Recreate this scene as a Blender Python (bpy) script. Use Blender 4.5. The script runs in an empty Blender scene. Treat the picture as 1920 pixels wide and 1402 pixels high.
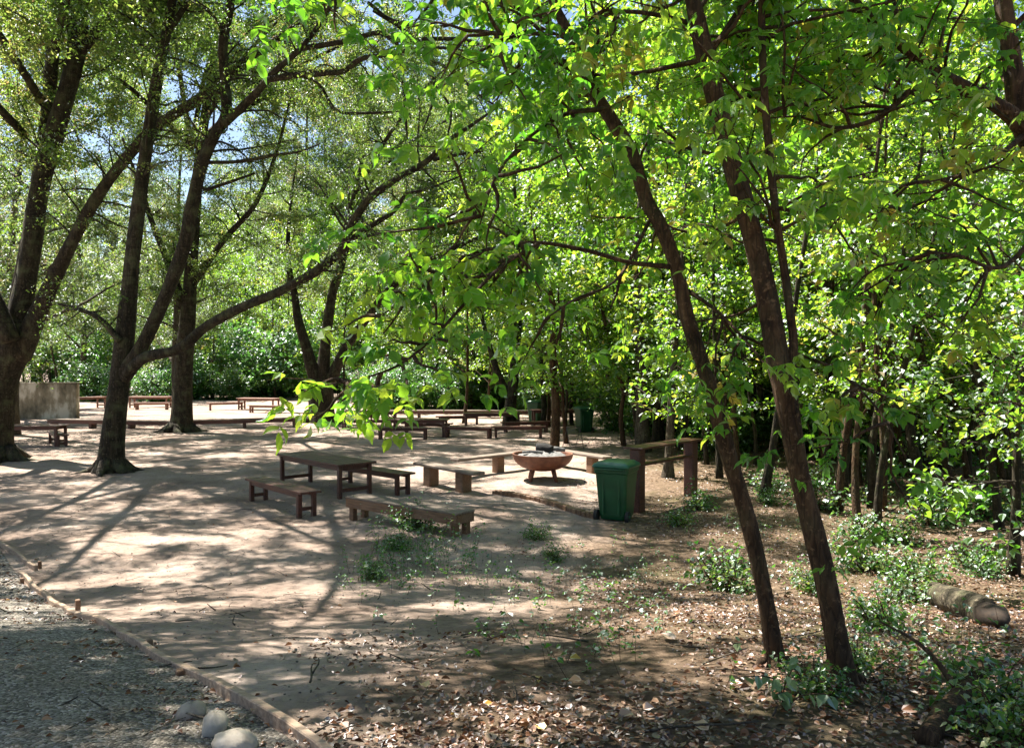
import bpy, math, random
import numpy as np
R = np.random.default_rng(11)
random.seed(5)
C = bpy.context.scene.collection
sc = bpy.context.scene
PI = math.pi
# ------------------------------------------------------------------ camera model
F, CX, CY, HZ, CAMZ = 1478.0, 960.0, 701.0, 680.0, 3.0
PITCH = math.atan((CY - HZ) / F)

def ground_z(x, y):
    """gentle bank under the photographer, flat clearing beyond"""
    x = np.asarray(x, float); y = np.asarray(y, float)
    t = np.clip((y - 2.0) / 10.0, 0, 1)
    z = 1.3 * (1 - t * t * (3 - 2 * t))
    z = z + 0.035 * np.sin(x * 0.9 + y * 0.35) * np.sin(y * 0.7 - x * 0.2) + 0.012 * np.sin(x * 2.9 + 1) * np.sin(y * 2.3)
    return z

def ray(px, py):
    a = (px - CX) / F; b = -(py - CY) / F
    cp, sp = math.cos(PITCH), math.sin(PITCH)
    return np.array([a, cp + b * sp, -sp + b * cp])

def at(px, py, d):
    v = ray(px, py)
    return np.array([0, 0, CAMZ]) + v * (d / v[1])

def G(px, py):
    """ground point seen at a pixel of the photograph"""
    v = ray(px, py)
    lo, hi = 1.0, 400.0
    for _ in range(60):
        m = (lo + hi) / 2
        p = v * (m / v[1])
        if CAMZ + p[2] > ground_z(p[0], p[1]): lo = m
        else: hi = m
    p = v * (lo / v[1])
    return np.array([p[0], p[1], float(ground_z(p[0], p[1]))])

def unit(v):
    v = np.asarray(v, float); n = np.linalg.norm(v)
    return v / n if n > 1e-9 else np.array([0, 0, 1.0])

# ------------------------------------------------------------------ mesh builder
class MB:
    def __init__(s): s.v = []; s.f = []; s.t = []; s.n = 0
    def add(s, v, f, tint=0.5):
        v = np.asarray(v, float).reshape(-1, 3)
        f = [np.asarray(f)] if isinstance(f, np.ndarray) else [np.asarray(q)[None, :] for q in f]
        for q in f:
            s.f.append(q + s.n)
            s.t.append(np.full(len(q), tint) if np.isscalar(tint) else np.asarray(tint))
        s.v.append(v); s.n += len(v)
    def build(s, name, mat, parent=None, smooth=True):
        me = bpy.data.meshes.new(name)
        v = np.concatenate(s.v)
        loops = np.concatenate([q.ravel() for q in s.f])
        sizes = np.concatenate([np.full(q.shape[0], q.shape[1]) for q in s.f])
        tint = np.concatenate(s.t)
        starts = np.concatenate([[0], np.cumsum(sizes)[:-1]])
        me.vertices.add(len(v)); me.vertices.foreach_set('co', v.astype(np.float32).ravel())
        me.loops.add(len(loops)); me.loops.foreach_set('vertex_index', loops.astype(np.int32))
        me.polygons.add(len(sizes)); me.polygons.foreach_set('loop_start', starts.astype(np.int32))
        me.polygons.foreach_set('use_smooth', np.full(len(sizes), smooth))
        at_ = me.attributes.new('tint', 'FLOAT', 'FACE'); at_.data.foreach_set('value', tint.astype(np.float32))
        me.update(calc_edges=True)
        me.materials.append(mat)
        o = bpy.data.objects.new(name, me); C.objects.link(o)
        if parent is not None: o.parent = parent
        return o

def cat(path, n):
    """Catmull-Rom resample of rows (x,y,z,r)"""
    P = np.asarray(path, float)
    if len(P) < 3:
        t = np.linspace(0, 1, n)[:, None]; return P[0] * (1 - t) + P[-1] * t
    Q = np.vstack([2 * P[0] - P[1], P, 2 * P[-1] - P[-2]])
    Q[0, 3] = P[0, 3]; Q[-1, 3] = P[-1, 3]
    m = len(P) - 1
    out = []
    for u in np.linspace(0, m - 1e-6, n):
        i = int(u); t = u - i
        a, b, c, d = Q[i], Q[i + 1], Q[i + 2], Q[i + 3]
        out.append(0.5 * (2 * b + (c - a) * t + (2 * a - 5 * b + 4 * c - d) * t * t + (3 * b - a - 3 * c + d) * t ** 3))
    out = np.array(out); out[:, 3] = np.maximum(out[:, 3], 0.002)
    return out

def tube(mb, P, sides=8, lump=0.0, cap=True, tint=0.5):
    """P rows (x,y,z,r)"""
    P = np.asarray(P, float); n = len(P)
    T = np.gradient(P[:, :3], axis=0); T /= np.maximum(np.linalg.norm(T, axis=1, keepdims=True), 1e-9)
    ref = np.array([1.0, 0, 0]) if abs(T[0, 0]) < 0.8 else np.array([0, 1.0, 0])
    U = np.zeros((n, 3)); u = unit(ref - T[0] * np.dot(ref, T[0]))
    for i in range(n):
        u = unit(u - T[i] * np.dot(u, T[i])); U[i] = u
    V = np.cross(T, U)
    a = np.linspace(0, 2 * PI, sides, endpoint=False)
    rad = P[:, 3][:, None] * np.ones((1, sides))
    if lump:
        ph = R.random(4) * 6.28
        s = np.concatenate([[0], np.cumsum(np.linalg.norm(np.diff(P[:, :3], axis=0), axis=1))])[:, None]
        s = s / max(P[0, 3], 0.03)
        rad = rad * (1 + lump * (0.5 * np.sin(2 * a[None] + ph[0] + 0.25 * s) + 0.35 * np.sin(3 * a[None] + ph[1] - 0.4 * s) + 0.3 * np.sin(0.9 * s + ph[2]) + 0.25 * np.sin(5 * a[None] + ph[3] + 0.15 * s)))
    v = P[:, None, :3] + rad[..., None] * (np.cos(a)[None, :, None] * U[:, None] + np.sin(a)[None, :, None] * V[:, None])
    v = v.reshape(-1, 3)
    i = np.arange(n - 1)[:, None] * sides; j = np.arange(sides)[None]; k = (j + 1) % sides
    f = np.stack([i + j, i + k, i + sides + k, i + sides + j], -1).reshape(-1, 4)
    base = mb.n
    mb.add(v, f, tint)
    if cap:
        mb.f.append((base + np.arange(sides)[::-1])[None]); mb.t.append(np.array([tint]))
        mb.f.append((base + (n - 1) * sides + np.arange(sides))[None]); mb.t.append(np.array([tint]))

def rot2(rz):
    c, s = math.cos(rz), math.sin(rz); return np.array([[c, -s, 0], [s, c, 0], [0, 0, 1.0]])

def box(mb, c, size, M=None, bev=0.008, tint=0.5, taper=1.0):
    """chamfered box: 24 verts, octagon-edged; taper scales the bottom"""
    h = np.asarray(size, float) / 2; b = min(bev, h.min() * 0.6)
    vs = []; idx = {}
    for sx in (-1, 1):
        for sy in (-1, 1):
            for sz in (-1, 1):
                for ax in range(3):
                    p = np.array([sx, sy, sz]) * (h - b)
                    p[ax] += (sx, sy, sz)[ax] * b
                    idx[(sx, sy, sz, ax)] = len(vs); vs.append(p)
    f = []
    S = (-1, 1)
    for ax in range(3):
        o = [k for k in range(3) if k != ax]
        for s in S:
            q = []
            for a, c_ in ((-1, -1), (1, -1), (1, 1), (-1, 1)):
                k = [0, 0, 0]; k[ax] = s; k[o[0]] = a; k[o[1]] = c_
                q.append(idx[(k[0], k[1], k[2], ax)])
            flip = (s < 0) ^ (ax == 1)
            f.append(q[::-1] if flip else q)
    for ax in range(3):
        o = [k for k in range(3) if k != ax]
        for a in S:
            for c_ in S:
                k0 = [0, 0, 0]; k0[o[0]] = a; k0[o[1]] = c_
                k1 = list(k0); k0[ax] = -1; k1[ax] = 1
                f.append([idx[(*k0, o[0])], idx[(*k1, o[0])], idx[(*k1, o[1])], idx[(*k0, o[1])]])
    for sx in S:
        for sy in S:
            for sz in S:
                f.append([idx[(sx, sy, sz, 0)], idx[(sx, sy, sz, 1)], idx[(sx, sy, sz, 2)]])
    v = np.array(vs)
    if taper != 1.0:
        k = 1 - (1 - taper) * (h[2] - v[:, 2:3]) / (2 * h[2]); v[:, :2] *= k
    if M is not None: v = v @ np.asarray(M).T
    mb.add(v + np.asarray(c), f, tint)

# ------------------------------------------------------------------ leaves
LEAF = {
    'fine': (np.array([[0, 0, 0], [.42, .24, .07], [1, 0, -.1], [.42, -.24, .07]]), [[0, 1, 2], [0, 2, 3]]),
    'broad': (np.array([[0, 0, 0], [.18, .3, .05], [.55, .33, .09], [1, 0, -.14], [.55, -.33, .09], [.18, -.3, .05]]), [[0, 1, 2, 3], [0, 3, 4, 5]]),
    'maple': (np.array([[0, 0, 0], [.02, .2, .03], [.2, .5, .07], [.36, .3, .06], [.68, .42, .05], [.7, .2, .04], [1.05, 0, -.16],
                        [.7, -.2, .04], [.68, -.42, .05], [.36, -.3, .06], [.2, -.5, .07], [.02, -.2, .03], [.5, 0, -.01]]),
              [[0, 1, 2, 3], [0, 3, 12], [3, 4, 5, 12], [12, 5, 6], [0, 11, 10, 9][::-1], [12, 9, 0], [12, 7, 8, 9], [6, 7, 12]]),
}
LEAF['leaflet'] = (np.array([[0, 0, 0], [.16, .17, .02], [.36, .27, .05], [.5, .24, .05], [.66, .22, .02], [.72, .13, .0], [1, 0, -.2], [.72, -.13, .0], [.66, -.22, .02], [.5, -.24, .05], [.36, -.27, .05], [.16, -.17, .02], [.33, 0, -.03], [.68, 0, -.07]]),
                   [[0, 12, 2, 1], [12, 13, 4, 3, 2], [13, 6, 5, 4], [0, 11, 10, 12], [12, 10, 9, 8, 13], [13, 8, 7, 6]])
LEAF['maple'] = (LEAF['maple'][0], [[0, 3, 2, 1], [0, 12, 3], [3, 12, 5, 4], [12, 6, 5], [0, 11, 10, 9], [0, 9, 12], [12, 9, 8, 7], [12, 7, 6]])

class Leaves:
    def __init__(s): s.p = []; s.d = []; s.u = []; s.s = []; s.t = []
    def add(s, p, d, u, size, t):
        s.p.append(np.atleast_2d(p)); s.d.append(np.atleast_2d(d)); s.u.append(np.atleast_2d(u))
        s.s.append(np.atleast_1d(size)); s.t.append(np.atleast_1d(t))
    def build(s, name, mat, kind, parent=None):
        P = np.concatenate(s.p); D = np.concatenate(s.d); Uu = np.concatenate(s.u); S = np.concatenate(s.s); Tt = np.concatenate(s.t)
        D = D / np.maximum(np.linalg.norm(D, axis=1, keepdims=True), 1e-9)
        Y = np.cross(Uu, D); Y /= np.maximum(np.linalg.norm(Y, axis=1, keepdims=True), 1e-9)
        Z = np.cross(D, Y)
        tv, tf = LEAF[kind]
        w = R.uniform(.8, 1.2, len(P))
        V = P[:, None] + S[:, None, None] * (tv[None, :, 0:1] * D[:, None] + tv[None, :, 1:2] * w[:, None, None] * Y[:, None] + tv[None, :, 2:3] * R.uniform(.4, 2.0, len(P))[:, None, None] * Z[:, None])
        k = len(tv); mb = MB()
        mb.v.append(V.reshape(-1, 3)); mb.n = len(V) * k
        off = (np.arange(len(P)) * k)[:, None]
        for q in tf:
            mb.f.append(off + np.array(q)[None]); mb.t.append(Tt)
        return mb.build(name, mat, parent, smooth=False)

def scatter_leaves(L, pts, size, droop=.5, flat=.7, tint=.5, spread=.05, tri=False):
    """leaves at points: horizontal heading with droop, face mostly up"""
    n = len(pts); a = R.uniform(0, 2 * PI, n)
    d = np.stack([np.cos(a), np.sin(a), -droop * R.uniform(0, 1.6, n)], 1)
    u = np.stack([R.normal(0, flat, n), R.normal(0, flat, n), np.ones(n)], 1)
    if tri:
        d = d / np.linalg.norm(d, axis=1, keepdims=True); q = np.cross(u, d); q /= np.linalg.norm(q, axis=1, keepdims=True)
        P0 = pts + R.normal(0, spread, (n, 3)); sz = size * R.uniform(.65, 1.2, n); tt = np.clip(tint + R.normal(0, .17, n), 0, 1)
        for sgn in (0, 1, -1):
            dd = d * (1 if sgn == 0 else .45) + q * sgn * .85 + R.normal(0, .14, (n, 3)); dd[:, 2] -= .25 * abs(sgn)
            L.add(P0 + d * sz[:, None] * (.30 if sgn == 0 else .02), dd, u + R.normal(0, .22, (n, 3)), sz * (1.05 if sgn == 0 else .85), np.clip(tt + R.normal(0, .06, n), 0, 1))
        return
    L.add(pts + R.normal(0, spread, (n, 3)), d, u, size * R.uniform(.6, 1.25, n), np.clip(tint + R.normal(0, .17, n), 0, 1))

def path_from(p, d, length, r0, n=6, up=0.0, wander=.18, r1=.25):
    d = unit(d); pts = [np.append(p, r0)]; st = length / (n - 1)
    for i in range(1, n):
        d = unit(d + R.normal(0, wander, 3) + np.array([0, 0, up]))
        p = p + d * st
        pts.append(np.append(p, r0 * (1 - (1 - r1) * i / (n - 1))))
    return np.array(pts)

def twig(wood, L, p, d, length, lsize, nleaf, droop, tint, up, flat=.7, thick=.006, spread=None, tri=False):
    P = path_from(p, d, length, thick, 4, up, .15, .4)
    tube(wood, P, 3, cap=False)
    t = R.uniform(.08, 1.0, nleaf) * (len(P) - 1)
    i = np.minimum(t.astype(int), len(P) - 2); f = (t - i)[:, None]
    pts = P[i, :3] * (1 - f) + P[i + 1, :3] * f
    scatter_leaves(L, pts, lsize, droop, flat, tint, lsize * (.35 if tri else .7) if spread is None else spread, tri)

def branch(wood, L, p, d, length, r, S, tint=None, up=None):
    """a branch with side twigs; S is the species settings"""
    P = path_from(p, d, length, r, 7, S['up'] if up is None else up, .2, .3)
    tube(wood, P, 4, cap=False)
    t0 = S['tint'] + R.normal(0, S.get('tv', .12)) if tint is None else tint
    nt = max(2, int(S['twigs'] * length))
    for k in range(nt):
        t = R.uniform(.2, 1) * 5.99; i = int(t); f = t - i
        q = P[i, :3] * (1 - f) + P[i + 1, :3] * f
        tan = unit(P[i + 1, :3] - P[i, :3])
        dd = unit(tan * .6 + R.normal(0, .7, 3) * np.array([1, 1, S.get('zf', .5)]) + np.array([0, 0, S['tup']]))
        twig(wood, L, q, dd, S['tl'] * R.uniform(.6, 1.3), S['leaf'], S['n'], S['droop'], t0, S['tdroop'], S.get('flat', .7), S.get('thick', .006), None, S.get('tri', False))

# species
FINE = dict(up=-.03, tup=.05, twigs=7.0, tl=.75, leaf=.105, n=30, droop=.7, tdroop=-.13, tint=.42, tv=.17)
FAR = dict(up=.0, tup=.1, twigs=3.6, tl=.9, leaf=.165, n=20, droop=.6, tdroop=-.08, tint=.5, tv=.16)
MAPLE = dict(up=-.03, tup=-.02, twigs=5.0, tl=.5, leaf=.088, n=7, droop=.9, tdroop=-.14, tint=.5, tv=.17, flat=.55, tri=True, thick=.0035)

# ------------------------------------------------------------------ materials
def newmat(name):
    m = bpy.data.materials.new(name); m.use_nodes = True
    nt = m.node_tree; nt.nodes.clear()
    out = nt.nodes.new('ShaderNodeOutputMaterial')
    def N(t, **k):
        n = nt.nodes.new('ShaderNode' + t)
        for a, b in k.items():
            if a.startswith('i_'):
                key = a[2:]; n.inputs[int(key) if key.isdigit() else key.replace('_', ' ')].default_value = b
            else: setattr(n, a, b)
        return n
    def lk(a, b): nt.links.new(a, b)
    return m, nt, out, N, lk

def ramp(N, stops, interp='LINEAR'):
    n = N('ValToRGB'); cr = n.color_ramp; cr.interpolation = interp
    while len(cr.elements) < len(stops): cr.elements.new(.5)
    for e, (p, c) in zip(cr.elements, stops): e.position = p; e.color = (*c, 1)
    return n

def leaf_mat(name, stops, tstops, tr=.45, gl=.07, rough=.5):
    m, nt, out, N, lk = newmat(name)
    a = N('Attribute', attribute_name='tint'); oi = N('ObjectInfo')
    mr = N('MapRange', i_3=-.09, i_4=.09); lk(oi.outputs['Random'], mr.inputs[0])
    ad = N('Math', operation='ADD'); lk(a.outputs['Fac'], ad.inputs[0]); lk(mr.outputs[0], ad.inputs[1])
    r1 = ramp(N, stops); r2 = ramp(N, tstops)
    lk(ad.outputs[0], r1.inputs[0]); lk(ad.outputs[0], r2.inputs[0])
    d = N('BsdfDiffuse'); t = N('BsdfTranslucent'); g = N('BsdfGlossy', i_Roughness=rough)
    g.inputs['Color'].default_value = (.9, .95, 1, 1)
    lk(r1.outputs[0], d.inputs[0]); lk(r2.outputs[0], t.inputs[0])
    m1 = N('MixShader', i_0=tr); lk(d.outputs[0], m1.inputs[1]); lk(t.outputs[0], m1.inputs[2])
    fr = N('Fresnel', i_IOR=1.42); mm = N('Math', operation='MULTIPLY_ADD'); mm.inputs[1].default_value = .16; mm.inputs[2].default_value = gl * .12
    lk(fr.outputs[0], mm.inputs[0])
    m2 = N('MixShader'); lk(mm.outputs[0], m2.inputs[0]); lk(m1.outputs[0], m2.inputs[1]); lk(g.outputs[0], m2.inputs[2])
    lk(m2.outputs[0], out.inputs[0])
    return m

M = {}
M['fine_leaf'] = leaf_mat('fine_leaf', [(0, (.045, .085, .02)), (.5, (.085, .125, .03)), (.85, (.15, .16, .05)), (1, (.20, .13, .06))],
                          [(0, (.13, .27, .035)), (.5, (.28, .43, .06)), (.85, (.50, .50, .13)), (1, (.45, .30, .13))], .52, .03)
M['far_leaf'] = leaf_mat('far_leaf', [(0, (.04, .07, .022)), (.5, (.075, .105, .032)), (.85, (.13, .135, .05)), (1, (.17, .12, .065))],
                         [(0, (.10, .20, .04)), (.5, (.21, .32, .065)), (.85, (.38, .40, .13)), (1, (.38, .27, .14))], .5, .02)
M['maple_leaf'] = leaf_mat('maple_leaf', [(0, (.03, .09, .018)), (.5, (.062, .155, .024)), (.94, (.15, .23, .03)), (1, (.26, .2, .04))],
                           [(0, (.12, .40, .02)), (.5, (.29, .64, .03)), (.94, (.60, .80, .05)), (1, (.7, .6, .08))], .57, .07)
M['wood_leaf'] = leaf_mat('wood_leaf', [(0, (.026, .075, .016)), (.5, (.06, .135, .022)), (.9, (.13, .20, .03)), (1, (.22, .16, .05))],
                          [(0, (.12, .34, .025)), (.5, (.32, .56, .04)), (.9, (.58, .72, .06)), (1, (.55, .45, .1))], .53, .03)
M['shrub_leaf'] = leaf_mat('shrub_leaf', [(0, (.025, .065, .016)), (.6, (.055, .12, .026)), (1, (.11, .17, .04))],
                           [(0, (.07, .24, .04)), (.6, (.18, .42, .07)), (1, (.4, .55, .1))], .46, .06, .45)
M['weed_leaf'] = leaf_mat('weed_leaf', [(0, (.03, .08, .02)), (.6, (.07, .14, .03)), (1, (.2, .22, .06))],
                          [(0, (.07, .26, .03)), (.6, (.2, .42, .05)), (1, (.45, .5, .1))], .46, .04)
M['pale_leaf'] = leaf_mat('pale_leaf', [(0, (.10, .18, .07)), (1, (.22, .3, .14))], [(0, (.2, .36, .12)), (1, (.4, .5, .2))], .4, .08)
M['litter'] = leaf_mat('litter', [(0, (.06, .028, .014)), (.35, (.17, .075, .034)), (.6, (.33, .165, .08)), (.8, (.46, .30, .19)), (.93, (.5, .27, .05)), (1, (.42, .38, .1))],
                       [(0, (.05, .02, .01)), (.5, (.25, .12, .05)), (1, (.5, .3, .08))], .15, .03, .5)

def bark_mat(name, c0, c1, c2, scale=9, bump=.6, mossy=0.0, zs=.22):
    m, nt, out, N, lk = newmat(name)
    tc = N('TexCoord'); mp = N('Mapping'); mp.inputs['Scale'].default_value = (1, 1, zs)
    lk(tc.outputs['Object'], mp.inputs[0])
    n1 = N('TexNoise', i_Scale=scale, i_Detail=8, i_Roughness=.65); lk(mp.outputs[0], n1.inputs[0])
    v1 = N('TexVoronoi', feature='DISTANCE_TO_EDGE', i_Scale=scale * 1.3)
    nz = N('TexNoise', i_Scale=scale * .7, i_Detail=3); lk(mp.outputs[0], nz.inputs[0])
    mx = N('MixRGB', i_0=.35); lk(mp.outputs[0], mx.inputs[1]); lk(nz.outputs['Color'], mx.inputs[2]); lk(mx.outputs[0], v1.inputs[0])
    r = ramp(N, [(.25, c0), (.5, c1), (.78, c2)]); lk(n1.outputs[0], r.inputs[0])
    n2 = N('TexNoise', i_Scale=1.7, i_Detail=4); lk(tc.outputs['Object'], n2.inputs[0])
    hs = N('MixRGB', blend_type='MULTIPLY', i_0=.6); rr = ramp(N, [(.3, (.55, .55, .55)), (.7, (1.25, 1.2, 1.15))])
    lk(n2.outputs[0], rr.inputs[0]); lk(r.outputs[0], hs.inputs[1]); lk(rr.outputs[0], hs.inputs[2])
    fr_ = ramp(N, [(.0, (.3, .28, .26)), (.12, (1, 1, 1))]); lk(v1.outputs[0], fr_.inputs[0]); fm = N('MixRGB', blend_type='MULTIPLY', i_0=.75); lk(hs.outputs[0], fm.inputs[1]); lk(fr_.outputs[0], fm.inputs[2])
    col = fm.outputs[0]
    if mossy:
        n3 = N('TexNoise', i_Scale=3.2, i_Detail=6); lk(tc.outputs['Object'], n3.inputs[0])
        r3 = ramp(N, [(.5, (0, 0, 0)), (.68, (mossy,) * 3)]); lk(n3.outputs[0], r3.inputs[0])
        mm = N('MixRGB'); lk(r3.outputs[0], mm.inputs[0]); lk(col, mm.inputs[1]); mm.inputs[2].default_value = (.10, .11, .05, 1); col = mm.outputs[0]
    n4 = N('TexNoise', i_Scale=scale * 2.6, i_Detail=5, i_Roughness=.7); lk(tc.outputs['Object'], n4.inputs[0])
    r4 = ramp(N, [(.56, (0, 0, 0)), (.66, (.55, .55, .55))]); lk(n4.outputs[0], r4.inputs[0])
    m4 = N('MixRGB'); lk(r4.outputs[0], m4.inputs[0]); lk(col, m4.inputs[1]); m4.inputs[2].default_value = (*[min(1, q * 1.7) for q in c2], 1); col = m4.outputs[0]
    mp2 = N('Mapping'); mp2.inputs['Scale'].default_value = (.4, .4, 5); lk(tc.outputs['Object'], mp2.inputs[0])
    n6 = N('TexNoise', i_Scale=3, i_Detail=4); lk(mp2.outputs[0], n6.inputs[0]); r6 = ramp(N, [(.3, (.45, .42, .4)), (.42, (1, 1, 1))]); lk(n6.outputs[0], r6.inputs[0])
    m6 = N('MixRGB', blend_type='MULTIPLY', i_0=.8); lk(col, m6.inputs[1]); lk(r6.outputs[0], m6.inputs[2]); col = m6.outputs[0]
    b = N('BsdfPrincipled', i_Roughness=.85); b.inputs['Specular IOR Level'].default_value = .25
    lk(col, b.inputs['Base Color'])
    h = N('Math', operation='MULTIPLY_ADD'); lk(v1.outputs[0], h.inputs[0]); h.inputs[1].default_value = 1.2; lk(n1.outputs[0], h.inputs[2])
    bp = N('Bump', i_Strength=bump, i_Distance=.04); lk(h.outputs[0], bp.inputs['Height']); lk(bp.outputs[0], b.inputs['Normal'])
    lk(b.outputs[0], out.inputs[0]); return m
M['bark_old'] = bark_mat('bark_old', (.009, .007, .004), (.03, .023, .013), (.08, .063, .04), 7, .9, .45)
M['bark_young'] = bark_mat('bark_young', (.02, .010, .005), (.065, .036, .017), (.14, .085, .045), 10, .9, .2)
M['bark_grey'] = bark_mat('bark_grey', (.03, .024, .018), (.075, .06, .042), (.16, .135, .10), 9, .6, .25)

def wood_mat(name, c0, c1, c2, rough=.5, worn=.3):
    m, nt, out, N, lk = newmat(name)
    tc = N('TexCoord'); mp = N('Mapping'); mp.inputs['Scale'].default_value = (1.2, 16, 16); lk(tc.outputs['Object'], mp.inputs[0])
    n = N('TexNoise', i_Scale=2.5, i_Detail=7, i_Roughness=.6); lk(mp.outputs[0], n.inputs[0])
    r = ramp(N, [(.3, c0), (.52, c1), (.75, c2)]); lk(n.outputs[0], r.inputs[0])
    n2 = N('TexNoise', i_Scale=3.2, i_Detail=6); lk(tc.outputs['Object'], n2.inputs[0])
    rr = ramp(N, [(.45, (0, 0, 0)), (.7, (worn,) * 3)]); lk(n2.outputs[0], rr.inputs[0])
    mx = N('MixRGB'); lk(rr.outputs[0], mx.inputs[0]); lk(r.outputs[0], mx.inputs[1]); mx.inputs[2].default_value = (.26, .2, .155, 1)
    b = N('BsdfPrincipled'); lk(mx.outputs[0], b.inputs['Base Color'])
    rg = N('MapRange', i_3=rough - .12, i_4=rough + .2); lk(n2.outputs[0], rg.inputs[0]); lk(rg.outputs[0], b.inputs['Roughness'])
    bp = N('Bump', i_Strength=.35, i_Distance=.01); lk(n.outputs[0], bp.inputs['Height']); lk(bp.outputs[0], b.inputs['Normal'])
    lk(b.outputs[0], out.inputs[0]); return m
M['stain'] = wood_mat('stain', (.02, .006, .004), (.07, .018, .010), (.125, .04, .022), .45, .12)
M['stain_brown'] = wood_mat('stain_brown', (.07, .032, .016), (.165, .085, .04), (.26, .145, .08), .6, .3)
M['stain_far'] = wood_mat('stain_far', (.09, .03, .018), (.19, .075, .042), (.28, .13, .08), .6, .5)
M['grey_wood'] = wood_mat('grey_wood', (.075, .052, .038), (.165, .125, .095), (.28, .22, .17), .75, .4)
M['board'] = wood_mat('board', (.16, .105, .065), (.34, .235, .155), (.5, .38, .27), .75, .4)

def simple(name, stops, scale=6, rough=.6, bump=.2, metal=0.0, dist=.01, detail=6):
    m, nt, out, N, lk = newmat(name)
    tc = N('TexCoord'); n = N('TexNoise', i_Scale=scale, i_Detail=detail, i_Roughness=.62); lk(tc.outputs['Object'], n.inputs[0])
    r = ramp(N, stops); lk(n.outputs[0], r.inputs[0])
    b = N('BsdfPrincipled', i_Roughness=rough, i_Metallic=metal); lk(r.outputs[0], b.inputs['Base Color'])
    bp = N('Bump', i_Strength=bump, i_Distance=dist); lk(n.outputs[0], bp.inputs['Height']); lk(bp.outputs[0], b.inputs['Normal'])
    lk(b.outputs[0], out.inputs[0]); return m
M['bin_green'] = simple('bin_green', [(.3, (.004, .05, .016)), (.7, (.010, .085, .03))], 4, .42, .05)
M['bin_lid'] = simple('bin_lid', [(.3, (.008, .075, .04)), (.7, (.03, .13, .075))], 5, .38, .08)
M['rubber'] = simple('rubber', [(.3, (.012, .012, .012)), (.7, (.03, .03, .03))], 8, .8)
M['bowl'] = simple('bowl', [(.25, (.045, .018, .010)), (.5, (.14, .05, .025)), (.75, (.24, .11, .06))], 5, .65, .3)
M['char'] = simple('char', [(.3, (.006, .006, .006)), (.7, (.025, .022, .02))], 12, .9, .8, dist=.03)
M['ash'] = simple('ash', [(.3, (.06, .06, .06)), (.7, (.22, .21, .2))], 12, .95, .8, dist=.03)
M['metal'] = simple('metal', [(.3, (.05, .045, .04)), (.7, (.16, .15, .14))], 12, .5, .2, .7)
M['rock'] = simple('rock', [(.3, (.22, .17, .12)), (.55, (.34, .28, .21)), (.75, (.45, .40, .33))], 9, .85, .5, dist=.02)
M['rock_white'] = simple('rock_white', [(.3, (.26, .215, .16)), (.55, (.38, .33, .265)), (.75, (.48, .44, .38))], 9, .85, .4, dist=.02)
M['log_pale'] = bark_mat('log_bark', (.02, .017, .01), (.06, .05, .032), (.19, .155, .105), 6, 1.0, .8, 1.0)
M['log_end'] = simple('log_end', [(.3, (.012, .008, .005)), (.7, (.05, .03, .018))], 14, .9, .6)
M['pebble'] = None

def concrete():
    m, nt, out, N, lk = newmat('concrete')
    tc = N('TexCoord'); mp = N('Mapping'); mp.inputs['Scale'].default_value = (1.1, 1.1, .55); lk(tc.outputs['Object'], mp.inputs[0])
    n = N('TexNoise', i_Scale=1.3, i_Detail=8, i_Roughness=.6); lk(mp.outputs[0], n.inputs[0])
    r = ramp(N, [(.38, (.10, .085, .055)), (.5, (.24, .205, .14)), (.6, (.5, .46, .37))]); lk(n.outputs[0], r.inputs[0])
    n2 = N('TexNoise', i_Scale=20, i_Detail=6); lk(tc.outputs['Object'], n2.inputs[0])
    b = N('BsdfPrincipled', i_Roughness=.9); lk(r.outputs[0], b.inputs['Base Color'])
    bp = N('Bump', i_Strength=.4, i_Distance=.02); lk(n2.outputs[0], bp.inputs['Height']); lk(bp.outputs[0], b.inputs['Normal'])
    lk(b.outputs[0], out.inputs[0]); return m
M['concrete'] = concrete()

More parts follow.
